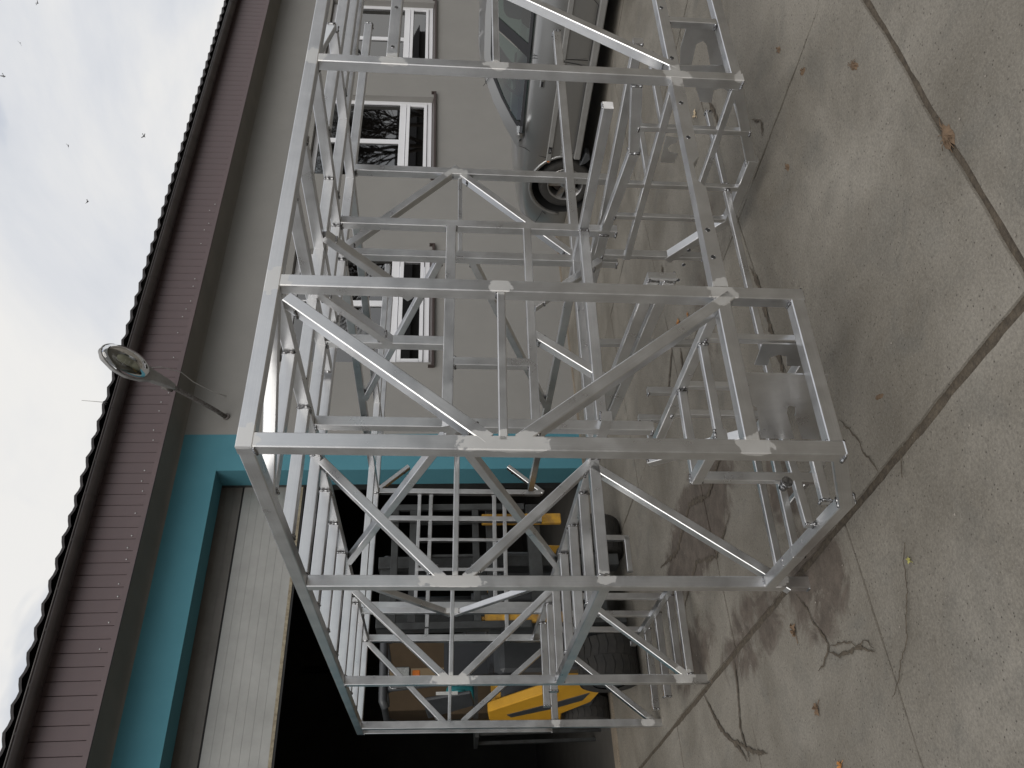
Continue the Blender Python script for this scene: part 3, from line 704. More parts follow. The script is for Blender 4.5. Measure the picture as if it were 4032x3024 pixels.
for idx, (nm, pl_, c, u1, v1, u2, v2, w, d) in enumerate(MEM):
    if pl_ == 'q': a, b, fr = (u1, c + d / 2, v1), (u2, c + d / 2, v2), Vector((0, -1, 0))
    elif pl_ == 'p': a, b, fr = (c + d / 2, u1, v1), (c + d / 2, u2, v2), Vector((-1, 0, 0))
    else: a, b, fr = (u1, v1, c + d / 2), (u2, v2, c + d / 2), Vector((0, 0, -1))
    A, B = Vector(a), Vector(b); s = (B - A).normalized().cross(fr)
    if nm == 'belt_rail' and u1 > 2 * .05 + .6 and False: continue
    r_ = beam(nm, a, b, s, None, w, d, idx, fr)
    o, A, B, ax, sd_, dp, hw, hd = r_
    if w > .03:
        inset = {'brace': .064}.get(nm, .001)
        if nm not in ('top_rail',):
            fc = 'crossbar' in nm or nm in ('bent_rail', 'inner_rail', 'roof_rail'); weld(o, A + ax * inset, ax, sd_, dp, hw, hd, 1, rw, fc); weld(o, B - ax * inset, ax, sd_, dp, hw, hd, -1, rw, fc)
# belt rail between the second and third post: deeper plate with a notch cut into its lower edge
def plate(name, pts, off, parent=frame, m=ALU):
    o = MB().prism(pts, off).build(name, m, parent, bevel=0); return o
P3 = [(.7495, 0, .731), (2.05, 0, .731), (2.05, 0, .676), (1.56, 0, .676), (1.50, 0, .676), (1.45, 0, .709), (1.35, 0, .709), (1.30, 0, .676), (.7495, 0, .672)]
plate('belt_rail', P3, (0, .057, 0))
# bolt holes: flat dark discs painting the shade inside, with a bright drilled rim
def hole(p, ax=(0, -1, 0), r=.009):
    o = MB().lathe([(r * 1.25, 0), (r * 1.15, .0012), (r, .0012), (r, -.004)], p, ax, 14).build('drilled_rim', WELD, frame)
    MB().lathe([(.0001, .0006), (r, .0006)], p, ax, 14).build('hole_shade_disc', HOLE_SHADE, o, recalc=False)
for p in ((2.2, .708), (2.62, .708), (1.86, .708), (1.62, .708), (1.05, .708), (.90, .708)): hole((p[0], -.0005, p[1]))
for p in (2.18, 2.50, 2.9, 3.3): hole((p, -.0005, 2.062), r=.008)
for q, z in ((.34, .70), (.44, .70), (.55, .7)): hole((1.2495, q, .672), (-1, 0, 0), .008)
# laser-cut sheet brackets between the bottom rails
T6 = (.006, 0, 0)
def bracket(p, pts, name='bracket_plate'):
    plate(name, [(p, q, z) for q, z in pts], T6)
bracket(.375, [(.06, .665), (.06, .33), (.3, .27), (.545, .175), (.545, .253), (.36, .352), (.337, .357), (.29, .375), (.277, .404), (.3, .405), (.338, .393), (.545, .286), (.545, .434), (.30, .53), (.2, .665)])
bracket(2.53, [(.045, .575), (.045, .415), (.30, .29), (.30, .372), (.14, .444), (.118, .47), (.14, .50), (.30, .491), (.30, .55), (.16, .578)])
bracket(.53, [(.08, .55), (.08, .40), (.225, .34), (.225, .40), (.16, .425), (.15, .46), (.17, .49), (.225, .48), (.225, .535)])
bracket(2.28, [(.10, .66), (.08, .33), (.20, .28), (.31, .275), (.31, .33), (.235, .345), (.215, .38), (.235, .42), (.31, .41), (.31, .47), (.22, .52), (.2, .62)])
bracket(2.03, [(.34, .68), (.35, .61), (.375, .62), (.39, .645), (.415, .655), (.44, .64), (.45, .59), (.51, .60), (.51, .67)])
for a, b in (((1.34, 3.9, .55), (1.34, 3.9, .27)), ((1.34, 3.9, .285), (1.05, 3.9, .285))):
    o = beam('stand_foot', a, b, Vector((0, 1, 0)).cross(Vector(b) - Vector(a)), None, .045, .045, 3, Vector((0, -1, 0)))
beam('tow_lug', (1.72, 2.6, .33), (1.42, 2.6, .33), (0, 0, 1), None, .055, .03, 4, Vector((0, -1, 0)))
cyl = MB().cyl((.20, .62, .335), (.20, .66, .335), .017, n=14).cyl((.20, .60, .335), (.20, .62, .335), .024, n=14).build('threaded_bush', WELD, frame)

# ------------------------------------------------------------------ silver saloon car, nose to the wall
CO = Vector((6.173, 3.948, .02))
CU, CV = Vector((.103559, -.994012, -.034862)), Vector((.994287, .104372, -.022355)); CW = CU.cross(CV).normalized()
car = empty('parked_car', (0, 0, 0), 'silver saloon car parked beside the grey wall behind the aluminium frame', 'car')
mwc = Matrix((CU, CV, CW)).transposed().to_4x4(); mwc.translation = CO; car.matrix_world = mwc
WD = 1.70
stn = [  # s, side inset, bottom height, crease height, belt/top-side height, centre-top height, top-side inset
    (-.86, .42, .30, .45, .52, .55, .50), (-.84, .25, .25, .47, .58, .62, .34), (-.76, .10, .22, .50, .66, .70, .20), (-.6, .035, .21, .52, .735, .80, .13),
    (-.4, .012, .21, .53, .80, .865, .11), (-.15, .0, .21, .54, .842, .905, .10), (.1, .0, .21, .55, .866, .935, .10), (.35, .0, .21, .55, .878, .965, .10),
    (.55, .0, .215, .555, .885, .955, .10), (1.0, .0, .22, .56, .893, .93, .10), (1.5, .0, .22, .565, .90, .93, .10), (2.0, .0, .22, .57, .908, .93, .10),
    (2.5, .0, .22, .575, .915, .94, .10), (2.9, .01, .22, .58, .925, .97, .11), (3.2, .03, .23, .585, .925, .97, .14), (3.45, .09, .27, .59, .90, .93, .2), (3.6, .22, .33, .6, .80, .82, .34)]
rings = []
for s, ins, zb, zc, zs, zt2, ti in stn:
    half = [(ins + .16, zb), (ins + .05, zb + .012), (ins + .022, zb + .05), (ins + .006, (zb + zc) / 2), (ins, zc), (ins + .005, zc + (zs - zc) * .35), (ins + .02, zc + (zs - zc) * .68), (ins + .045, zs - .03), (ti, zs), (ti + .07, zs + (zt2 - zs) * .35), (ti + .3, zs + (zt2 - zs) * .8), (WD / 2, zt2)]
    ring = [(s, o, z) for o, z in half] + [(s, WD - o, z) for o, z in half[-2::-1]]
    rings.append(ring)
n = len(rings[0]); vs = [v for r in rings for v in r]
fs = [(i * n + k, i * n + (k + 1) % n, (i + 1) * n + (k + 1) % n, (i + 1) * n + k) for i in range(len(rings) - 1) for k in range(n)]
fs += [tuple(range(n)), tuple(range((len(rings) - 1) * n, len(rings) * n))[::-1]]
body = MB().add(vs, fs, True).build('body', CARP, car)
sub = body.modifiers.new('s', 'SUBSURF'); sub.levels = 2; sub.render_levels = 2
cut = MB()
for s in (0, 2.64):
    cut.cyl((s, -.1, .33), (s, .26, .33), .375, n=40); cut.cyl((s, WD - .26, .33), (s, WD + .1, .33), .375, n=40)
co = cut.build('wheel_arch_cut', BLACK, car)
bo = body.modifiers.new('b', 'BOOLEAN'); bo.object = co; bo.operation = 'DIFFERENCE'; bo.solver = 'EXACT'
bpy.context.view_layer.update()
dg = bpy.context.evaluated_depsgraph_get(); nm_ = bpy.data.meshes.new_from_object(body.evaluated_get(dg)); nm_.name = 'body'
body.modifiers.clear(); body.data = nm_; bpy.data.objects.remove(co)
for p in body.data.polygons: p.use_smooth = True
body.data.materials.clear(); body.data.materials.append(CARP)
try:
    body.data.set_sharp_from_angle(angle=math.radians(35))
except Exception: pass
def cpart(mb, name, m, parent=car, **k): return mb.build(name, m, parent, **k)
def G(s, h, d=0): return (s, .055 + .57 * (h - .88) - d, h)
def strip(A, B, name, m, th=.012, d=.0, parent=car):
    mb = MB()
    for i in range(len(A) - 1):
        q = [G(*A[i], d), G(*A[i + 1], d), G(*B[i + 1], d), G(*B[i], d)]
        q2_ = [(x, y + th, z) for x, y, z in q]
        mb.add(q + q2_, [(0, 1, 2, 3), (7, 6, 5, 4), (0, 4, 5, 1), (1, 5, 6, 2), (2, 6, 7, 3), (3, 7, 4, 0)])
    o = cpart(mb, name, m, parent); 
    return o
outer = [(.42, .925), (.62, 1.075), (.86, 1.225), (1.06, 1.318), (1.35, 1.362), (1.75, 1.38), (2.15, 1.372), (2.5, 1.335), (2.8, 1.20), (3.05, .97)]
inner = [(.60, .89), (.76, 1.02), (.94, 1.145), (1.12, 1.245), (1.38, 1.295), (1.75, 1.315), (2.12, 1.305), (2.38, 1.27), (2.58, 1.16), (2.72, .93)]
strip(outer, inner, 'window_pillar', CARP)
in2 = [(.655, .895), (.80, 1.015), (.965, 1.125), (1.135, 1.215), (1.385, 1.262), (1.75, 1.28), (2.10, 1.27), (2.33, 1.235), (2.50, 1.13), (2.60, .935)]
strip(inner, in2, 'window_rubber', TRIM, d=.004)
strip([(.55, .915), (1.5, .928), (2.62, .95)], [(.55, .885), (1.5, .90), (2.62, .92)], 'waist_seal', TRIM, d=-.008 + .02)
strip([(1.46, .9), (1.58, 1.09), (1.68, 1.275)], [(1.60, .9), (1.70, 1.09), (1.80, 1.28)], 'door_pillar', TRIM, d=.006)
strip([(.60, .89), (.66, .93)], [(.72, .89), (.74, .97)], 'mirror_triangle', TRIM, d=.008)
fw = [(.66, .9), (.82, 1.02), (.98, 1.13), (1.15, 1.22), (1.39, 1.265), (1.66, 1.275)]
def panefan(pts, base, name):
    mb = MB(); vs = [G(*p, -.004) for p in pts] + [G(*p, -.004) for p in base]
    mb.add(vs, [tuple(range(len(vs)))]); return cpart(mb, name, CARGLASS, recalc=False)
panefan(fw, [(1.46, .9)], 'side_window'); panefan([(1.80, 1.28), (2.10, 1.27), (2.33, 1.235), (2.50, 1.13), (2.60, .93)], [(1.60, .9)], 'side_window')
# roof skin with crown, far-side mirror of the pillar line
mb = MB(); top = outer[3:8]; K = 8; vs = []
for s, h in top:
    y0 = G(s, h)[1]
    for k in range(K + 1):
        t = k / K; vs.append((s - .06 * math.sin(PI * t) * (1 if s < 1.5 else -1 if s > 2.2 else 0), y0 + (WD - 2 * y0) * t, h + .055 * math.sin(PI * t)))
mb.add(vs, [(i * (K + 1) + k, (i + 1) * (K + 1) + k, (i + 1) * (K + 1) + k + 1, i * (K + 1) + k + 1) for i in range(len(top) - 1) for k in range(K)], True)
rf = cpart(mb, 'roof', CARP, recalc=False)
far = MB()
for A, B in ((outer, inner),):
    for i in range(len(A) - 1):
        q = [G(*A[i]), G(*A[i + 1]), G(*B[i + 1]), G(*B[i])]; q = [(x, WD - y, z) for x, y, z in q]; far.add(q, [(0, 1, 2, 3)])
cpart(far, 'far_window_pillar', CARP, recalc=False)
fq = [(x, WD - y, z) for x, y, z in [G(*p) for p in [(1.46, .9), (1.68, 1.275), (1.80, 1.28), (1.60, .9)]]]
cpart(MB().add(fq, [(0, 1, 2, 3)]), 'far_door_pillar', TRIM, recalc=False)
def sheet(a, b, name, m):   # glass between two cross lines
    mb = MB(); vs = []
    for (s, h, ins, cr) in (a, b):
        for k in range(K + 1):
            t = k / K; vs.append((s - cr * math.sin(PI * t), ins + (WD - 2 * ins) * t, h + .02 * math.sin(PI * t)))
    mb.add(vs, [(k, k + 1, K + 2 + k, K + 1 + k) for k in range(K)], True); return cpart(mb, name, m, recalc=False)
sheet((.45, .935, .14, .16), (1.055, 1.325, .31, .05), 'windscreen', CARGLASS)
sheet((3.02, .98, .14, -.12), (2.52, 1.335, .31, -.05), 'rear_window', CARGLASS)
# interior
cpart(MB().box((.45, .12, .70), (.85, WD - .12, .93)), 'dashboard', SEAT, bevel=.03)
for k, off in enumerate((.28, 1.02)):
    st_ = cpart(MB().prism([(1.10, off, .45), (1.55, off, .42), (1.86, off, .98), (1.74, off, 1.02), (1.45, off, .58), (1.1, off, .58)], (0, .42, 0)), 'seat', SEAT, bevel=.03)
    MB().prism([(1.72, off + .09, 1.0), (1.84, off + .09, .98), (1.90, off + .09, 1.16), (1.82, off + .09, 1.2), (1.74, off + .09, 1.15)], (0, .24, 0)).build('headrest', BLUE if k == 0 else SEAT, st_, bevel=.02)
cpart(MB().box((2.2, .2, .45), (2.75, WD - .2, .60)).prism([(2.55, .2, .5), (2.8, .2, .5), (2.95, .2, 1.05), (2.8, .2, 1.05)], (0, WD - .4, 0)), 'rear_seat', SEATR, bevel=.02)
pts = []
for k in range(29):
    a = 2 * PI * k / 28; pts.append(Vector((.92 + .17 * math.sin(a) * .35, .52 + .185 * math.cos(a), .95 + .17 * math.sin(a) * .93)))
cpart(MB().tube(pts, .014, 8, False).cyl((.90, .52, .95), (.78, .52, .88), .035, n=10).box((.89, .36, .935), (.91, .68, .965)), 'steering_wheel', SEAT)
cpart(MB().box((-.5, .3, .18), (3.3, WD - .3, .24)), 'underfloor', BLACK)
# wheels
def wheel(s, off, sgn):
    o = empty('wheel', (s, off, .31)); o.parent = car
    R = .315
    prof = [(.205, .0), (.232, -.008), (.262, -.01), (.292, -.002), (.308, .018), (R, .04), (R, .15), (.308, .175), (.29, .19), (.21, .19)]
    ty = MB().lathe(prof, (0, 0, 0), (0, sgn, 0), 56)
    ty.build('tyre', TYRE, o)
    rim = MB().lathe([(.209, .004), (.212, -.004), (.203, -.006), (.196, .004), (.19, .03), (.185, .12)], (0, 0, 0), (0, sgn, 0), 56)
    for k in range(5):
        a0 = 2 * PI * k / 5 + .35
        pr = [(.035, -.5), (.10, -.30), (.195, -.20), (.195, .20), (.10, .30), (.035, .5)]
        poly = [(r * math.cos(a0 + t * (1 if r < .15 else .9)), .022 * sgn - (.012 * sgn if r < .15 else 0), r * math.sin(a0 + t * (1 if r < .15 else .9))) for r, t in pr]
        rim.prism(poly, (0, .03 * sgn, 0))
    rim.lathe([(.0001, .004), (.05, .006), (.062, .02), (.065, .05)], (0, 0, 0), (0, sgn, 0), 24)
    rim.build('rim', RIM, o)
    MB().lathe([(.0001, .075), (.15, .075), (.15, .095), (.0001, .1)], (0, 0, 0), (0, sgn, 0), 32).build('brake_disc', DISC, o)
    nb = MB()
    for k in range(5):
        a0 = 2 * PI * k / 5 + .35 + PI / 5; nb.cyl((.052 * math.cos(a0), .012 * sgn, .052 * math.sin(a0)), (.052 * math.cos(a0), .02 * sgn, .052 * math.sin(a0)), .009, n=8)
    nb.build('wheel_bolts', TRIM, o)
    return o
for s in (0, 2.64): wheel(s, .035, 1); wheel(s, WD - .035, -1)
for s in (0, 2.64):
    for off, sg in ((.02, 1), (WD - .02, -1)):
        cpart(MB().lathe([(.372, .0), (.37, .235), (.0001, .24)], (s, off, .33), (0, sg, 0), 40), 'wheel_housing', BLACK, recalc=False)
# side mouldings, sill skirt, bumper, door seams, mirror, lamp, handle
def sideoff(h): return 0 if h < .6 else (h - .6) * .15
cpart(MB().box((.02 + .30, -.014, .525), (1.485, .01, .585)).box((1.515, -.014, .53), (2.26, .01, .59)), 'side_moulding', CARPL, bevel=.008)
cpart(MB().prism([(.36, -.006, .195), (2.27, -.006, .20), (2.27, -.006, .275), (.36, -.006, .27)], (0, .05, 0)), 'sill_skirt', CARPL, bevel=.01)
cpart(MB().prism([(.27, .01, .19), (.44, .02, .14), (.42, .02, .09), (.36, .02, .07), (.30, .02, .12)], (0, .14, 0)), 'mud_flap', FGREY, bevel=.01)
mb = MB(); pts = []
for k in range(15):
    a = PI * (1.02 - 1.04 * k / 14); pts.append(Vector((.40 * -math.cos(PI - a) * -1 * -1, .012, .33 + .395 * math.sin(a))))
pts = [Vector((.392 * math.cos(PI * (1.0 - 1.0 * k / 18)), .008, .34 + .392 * math.sin(PI * (1.0 - 1.0 * k / 18)))) for k in range(19)]
cpart(MB().tube(pts, .017, 8), 'wheel_arch_lip', CARP)
cpart(MB().tube([p + Vector((2.64, 0, 0)) for p in pts], .017, 8), 'wheel_arch_lip', CARP)
def seam(pts, name='door_seam', r=.0035): cpart(MB().tube([(s, sideoff(h) - .0005, h) for s, h in pts], r, 5), name, TRIM)
seam([(.46, .905), (.445, .84), (.405, .76), (.375, .68), (.365, .60), (.37, .50), (.40, .38), (.44, .285), (.50, .277), (1.40, .283), (1.455, .30), (1.48, .40), (1.50, .60), (1.50, .78), (1.485, .90)])
seam([(1.53, .30), (1.52, .60), (1.52, .9)]); seam([(1.53, .285), (2.10, .29), (2.2, .40), (2.3, .58), (2.45, .72), (2.6, .9)])
seam([(-.36, .54), (-.42, .555), (-.52, .60)], 'bumper_seam'); seam([(-.36, .54), (-.40, .50), (-.40, .49)], 'bumper_seam')
cpart(MB().prism([(.295, -.008, .535), (.34, -.008, .528), (.40, -.008, .532), (.40, -.008, .578), (.34, -.008, .582), (.295, -.008, .572)][::1], (0, .01, 0)), 'indicator_surround', CARP, bevel=.003)
cpart(MB().lathe([(.0001, .006), (.014, .004), (.02, 0)], (.325, -.008, .555), (0, -1, 0), 14), 'side_indicator', ORANGE)
cpart(MB().box((1.19, -.004, .715), (1.31, .012, .765)), 'door_handle', CARP, bevel=.008)
cpart(MB().box((1.205, -.006, .728), (1.262, .0, .752)), 'handle_recess', TRIM)
mi = cpart(MB().add(*(lambda V: ([v for v in V], [(0, 1, 2, 3), (4, 7, 6, 5), (0, 4, 5, 1), (1, 5, 6, 2), (2, 6, 7, 3), (3, 7, 4, 0)]))([(.735, .03, .875), (.735, -.17, .875), (.735, -.17, .995), (.735, .03, .975), (.55, .06, .865), (.60, -.10, .872), (.61, -.10, .965), (.55, .06, .94)])), 'door_mirror', CARP)
sm = mi.modifiers.new('s', 'SUBSURF'); sm.levels = 2; sm.render_levels = 2
for p in mi.data.polygons: p.use_smooth = True
MB().prism([(.722, .005, .895), (.722, -.14, .895), (.722, -.14, .965), (.722, .005, .958)], (.006, 0, 0)).build('mirror_glass', mat('mirror_glass', (.5, .52, .55), .05, 1), mi)
cpart(MB().box((-.80, .14, .56), (-.62, .30, .66)), 'headlamp', mat('lamp_lens', (.6, .62, .64), .12, .4), bevel=.02)
cpart(MB().tube([(1.02, .28, 1.345), (1.12, .25, 1.30), (1.18, .24, 1.27)], .003, 5), 'wiper_cable', TRIM)
def text(body_, size, loc, parent, m, name, sp=1.0, depth=.0015):
    cu = bpy.data.curves.new(name, 'FONT'); cu.body = body_; cu.size = size; cu.extrude = depth; cu.space_character = sp
    ob = bpy.data.objects.new(name, cu); C.objects.link(ob)
    bpy.context.view_layer.update(); dg = bpy.context.evaluated_depsgraph_get()
    me = bpy.data.meshes.new_from_object(ob.evaluated_get(dg)); bpy.data.objects.remove(ob)
    o = bpy.data.objects.new(name, me); C.objects.link(o); me.materials.clear(); me.materials.append(m); o.parent = parent
    o.matrix_parent_inverse = Matrix(); o.location = loc
    return o
LET = mat('silver_lettering', (.62, .62, .60), .4, .6)
tx = text('VECTRA', .056, (.405, -.0025 + .002, .392), car, LET, 'door_lettering', 1.25); tx.rotation_euler = (PI / 2, 0, 0)
bd = cpart(MB().box((.425, -.019, .538), (.505, -.012, .572)), 'moulding_badge', TRIM)
tb = text('16V', .026, (.437, -.0195, .546), bd, LET, 'badge_lettering', 1.1, .0006); tb.rotation_euler = (PI / 2, 0, 0)

# ------------------------------------------------------------------ forklift in the garage doorway
fk = empty('forklift', (0, 0, 0), 'yellow and dark grey forklift truck standing in the garage doorway', 'forklift')
def fpart(mb, name, m, parent=fk, **k): return mb.build(name, m, parent, **k)
def ftyre(x0, x1, yc, R, name='tyre'):
    o = fpart(MB().lathe([(R * .55, 0), (R * .9, -.0), (R * .965, .03), (R * .975, .5 * (x1 - x0)), (R * .965, x1 - x0 - .03), (R * .9, x1 - x0), (R * .55, x1 - x0)], (x0, yc, R), (1, 0, 0), 48), name, TYRE)
    tr = MB(); n = 22; wd_ = x1 - x0
    for k in range(n):
        a = 2 * PI * k / n; da = 2 * PI / n * .84
        for side in (0, 1):
            xa, xb = (x0 + .01, x0 + wd_ * .49) if side == 0 else (x0 + wd_ * .51, x1 - .01)
            ph = 0 if side == 0 else PI / n
            def pt(x, t, r): return (x, yc + r * math.cos(a + ph + t), R + r * math.sin(a + ph + t))
            m_ = (xa + xb) / 2; sk = da * .28
            lo = [pt(xa, 0, R * .96), pt(m_, sk, R * .97), pt(xb, 0, R * .97), pt(xb, da, R * .97), pt(m_, da + sk, R * .97), pt(xa, da, R * .96)]
            hi = [pt(xa, 0, R * .985), pt(m_, sk, R), pt(xb, 0, R), pt(xb, da, R), pt(m_, da + sk, R), pt(xa, da, R * .985)]
            tr.add(lo + hi, [(0, 1, 2, 3, 4, 5), (6, 7, 8, 9, 10, 11)] + [(i, (i + 1) % 6, 6 + (i + 1) % 6, 6 + i) for i in range(6)])
    tag(tr.build('tyre_tread', TYRE, o), kind='stuff')
    MB().lathe([(.0001, .05), (R * .3, .05), (R * .36, .02), (R * .55, .01), (R * .56, .06)], (x0, yc, R), (1, 0, 0), 32).build('wheel_hub', FGREY, o)
    nb = MB()
    for k in range(6): nb.cyl((x0 + .035, yc + R * .22 * math.cos(k), R + R * .22 * math.sin(k)), (x0 + .0, yc + R * .22 * math.cos(k), R + R * .22 * math.sin(k)), .014, n=8)
    nb.build('wheel_nuts', RIM, o)
ftyre(.79, 1.16, 5.06, .275); ftyre(2.0, 2.36, 5.06, .275); ftyre(.86, 1.1, 6.62, .24); ftyre(2.05, 2.28, 6.62, .24)
for x in (1.27, 1.83): fpart(MB().box((x, 4.83, .1), (x + .11, 4.87, 2.35)).box((x, 4.87, .1), (x + .025, 5.0, 2.35)).box((x + .085, 4.87, .1), (x + .11, 5.0, 2.35)), 'mast_rail', FSTEEL, bevel=.004)
fpart(MB().box((1.27, 4.86, 2.2), (1.94, 4.96, 2.33)).box((1.27, 4.88, 1.35), (1.94, 4.96, 1.45)).box((1.27, 4.88, .25), (1.94, 4.98, .37)), 'mast_crosshead', FSTEEL, bevel=.004)
fpart(MB().cyl((1.55, 4.93, .3), (1.55, 4.93, 1.5), .055, n=20).cyl((1.55, 4.93, 1.5), (1.55, 4.93, 2.2), .034, n=18), 'lift_cylinder', FGREY)
ch = MB()
for x in (1.45, 1.67):
    for k in range(60): ch.box((x + (.004 if k % 2 else 0), 4.86, .7 + k * .027), (x + (.016 if k % 2 else .024), 4.875, .7 + k * .027 + .022))
tag(fpart(ch, 'lift_chain', FSTEEL), kind='stuff')
for x in (1.42, 1.70): fpart(MB().cyl((x, 4.9, 2.26), (x + .05, 4.9, 2.26), .055, n=18), 'chain_pulley', FGREY)
# load backrest
lb = fpart(MB().box((1.13, 4.52, 1.0), (1.19, 4.56, 2.22)).box((2.26, 4.52, 1.0), (2.32, 4.56, 2.22)).box((1.19, 4.522, 2.16), (2.26, 4.558, 2.22)).box((1.19, 4.522, 1.99), (2.26, 4.558, 2.06)).box((1.19, 4.522, 1.43), (2.26, 4.558, 1.49)), 'load_backrest', FSTEEL, bevel=.004)
for x in (1.36, 1.58, 1.79, 1.94, 2.12): MB().box((x, 4.526, 1.49), (x + .022, 4.554, 1.99)).build('backrest_bar', FSTEEL, lb)
fpart(MB().box((1.1, 4.58, .86), (2.34, 4.66, .98)).box((1.1, 4.58, 1.26), (2.34, 4.66, 1.36)), 'fork_carriage', FSTEEL, bevel=.004)
for x, w in ((1.18, .085), (2.12, .10)):
    fpart(MB().box((x, 4.535, .66), (x + w, 4.58, 1.40)).box((x + w * .3, 4.545, 1.40), (x + w * .7, 4.57, 1.44)), 'fork_hanger', YELW, bevel=.006)
# chassis, counterweight, hood, guard
fpart(MB().box((.98, 5.2, .22), (2.2, 6.7, .62)), 'chassis', FGREY, bevel=.02)
fpart(MB().prism([(.90, 5.36, .22), (.90, 5.32, .69), (.90, 5.62, .78), (.90, 6.2, 1.31), (.90, 6.5, 1.28), (.90, 6.85, 1.0), (.90, 6.9, .5), (.90, 6.34, .55), (.90, 5.97, .30)], (.10, 0, 0)), 'side_panel', YEL, bevel=.012)
fpart(MB().prism([(.893, 5.66, .36), (.893, 5.92, .64), (.893, 6.31, 1.11), (.893, 6.40, 1.06), (.893, 6.14, .66), (.893, 5.89, .40)], (.006, 0, 0)), 'dark_stripe', FGREY)
fpart(MB().prism([(2.18, 5.36, .22), (2.18, 5.32, .69), (2.18, 6.2, 1.31), (2.18, 6.85, 1.0), (2.18, 6.9, .5)], (.10, 0, 0)), 'side_panel', YEL, bevel=.012)
fpart(MB().box((1.0, 6.2, .55), (2.18, 7.1, 1.22)), 'counterweight', YEL, bevel=.05)
fpart(MB().prism([(.99, 5.28, .62), (.99, 5.25, 1.22), (.99, 5.38, 1.30), (.99, 5.5, 1.12), (.99, 5.55, .8), (.99, 6.0, .85), (.99, 6.05, 1.18), (.99, 6.7, 1.15), (.99, 6.7, .6)], (1.2, 0, 0)), 'hood', FGREY, bevel=.03)
fpart(MB().box((1.30, 6.0, 1.18), (1.86, 6.5, 1.28)).prism([(1.32, 6.42, 1.2), (1.32, 6.58, 1.2), (1.32, 6.68, 1.72), (1.32, 6.56, 1.75)], (.52, 0, 0)), 'seat', SEAT, bevel=.04)
pts = [Vector((1.58 + .17 * math.cos(2 * PI * k / 24), 5.62 + .11 * math.sin(2 * PI * k / 24), 1.42 + .12 * math.sin(2 * PI * k / 24))) for k in range(25)]
fpart(MB().tube(pts, .014, 8, False).cyl((1.58, 5.62, 1.42), (1.58, 5.45, 1.15), .02, n=10), 'steering_wheel', TRIM)
for x in (.98, 2.16): fpart(MB().tube([(x, 5.34, 1.1), (x, 5.45, 1.7), (x, 5.6, 2.24), (x, 5.75, 2.33), (x, 6.7, 2.33), (x, 6.85, 2.2), (x, 6.88, 1.1)], .035, 10), 'guard_post', FGREY)
fpart(MB().tube([(.80, 5.62, 2.28), (.86, 5.6, 2.31), (1.4, 5.6, 2.32), (2.3, 5.6, 2.32)], .04, 10), 'guard_front_bar', FGREY)
for k in range(5): fpart(MB().box((1.15 + k * .22, 5.65, 2.31), (1.19 + k * .22, 6.75, 2.35)), 'guard_bar', FGREY)
hl = fpart(MB().box((.93, 5.33, 2.05), (1.09, 5.43, 2.20)), 'headlight', FGREY, bevel=.02)
MB().box((.945, 5.318, 2.062), (1.075, 5.332, 2.188)).build('lens', mat('clear_lens', (.62, .64, .62), .12, .5, base2=(.35, .36, .35), vscale=60), hl, bevel=.005)
MB().tube([(.90, 5.36, 2.02), (.90, 5.36, 2.22), (.93, 5.36, 2.25), (1.09, 5.36, 2.25), (1.13, 5.36, 2.22)], .006, 6).build('lamp_guard', WELD, hl)
fpart(MB().box((1.01, 5.35, 1.965), (1.06, 5.42, 2.035)), 'indicator_lamp', ORANGE, bevel=.006)
fpart(MB().box((.87, 5.42, 1.62), (.876, 5.50, 1.82)), 'warning_label', PAPER)
fpart(MB().prism([(.88, 5.5, 1.5), (.88, 5.9, 1.45), (.88, 6.3, 1.9), (.88, 5.7, 1.95)], (.03, 0, 0)), 'guard_panel', FGREY, bevel=.01)

# things inside the garage
def crate(name, x0, y0, z0, x1, y1, z1, label):
    r = MB().box((x0, y0, z0), (x1, y1, z1)).build(name, CARD, bevel=.008); tag(r, label, 'box', 'cardboard boxes stacked in the garage')
    MB().box((x0 + (x1 - x0) * .45, y0 - .002, z0), (x0 + (x1 - x0) * .55, y1 + .002, z1 + .001)).build('packing_tape', mat('brown_tape', (.22, .16, .09), .4) if 'brown_tape' not in bpy.data.materials else bpy.data.materials['brown_tape'], r)
crate('cardboard_box', 1.35, 8.0, 0, 2.3, 8.9, .85, 'lowest brown cardboard box of the stack behind the forklift')
crate('cardboard_box', 1.40, 8.05, .852, 2.28, 8.85, 1.65, 'middle brown cardboard box of the stack behind the forklift')
crate('cardboard_box', 1.45, 8.02, 1.652, 2.36, 8.85, 2.45, 'topmost brown cardboard box of the stack behind the forklift')
bench = MB().box((.9, 7.15, 1.36), (1.75, 7.65, 1.40)).build('workbench', FSTEEL); tag(bench, 'dark steel workbench inside the garage behind the forklift', 'workbench')
for x in (.93, 1.69):
    for y in (7.18, 7.59): MB().box((x, y, .004), (x + .035, y + .035, 1.36)).build('leg', FSTEEL, bench)
j = MB().lathe([(.0001, 0), (.10, 0), (.115, .02), (.115, .24), (.09, .30), (.03, .32), (.03, .36), (.0001, .36)], (1.43, 7.4, 1.401), (0, 0, 1), 20).build('plastic_can', CYAN)
tag(j, 'cyan plastic can standing on the workbench in the garage', 'can')
MB().tube([(1.43, 7.30, 1.64), (1.43, 7.24, 1.60), (1.43, 7.26, 1.50)], .012, 8).build('handle', CYAN, j)

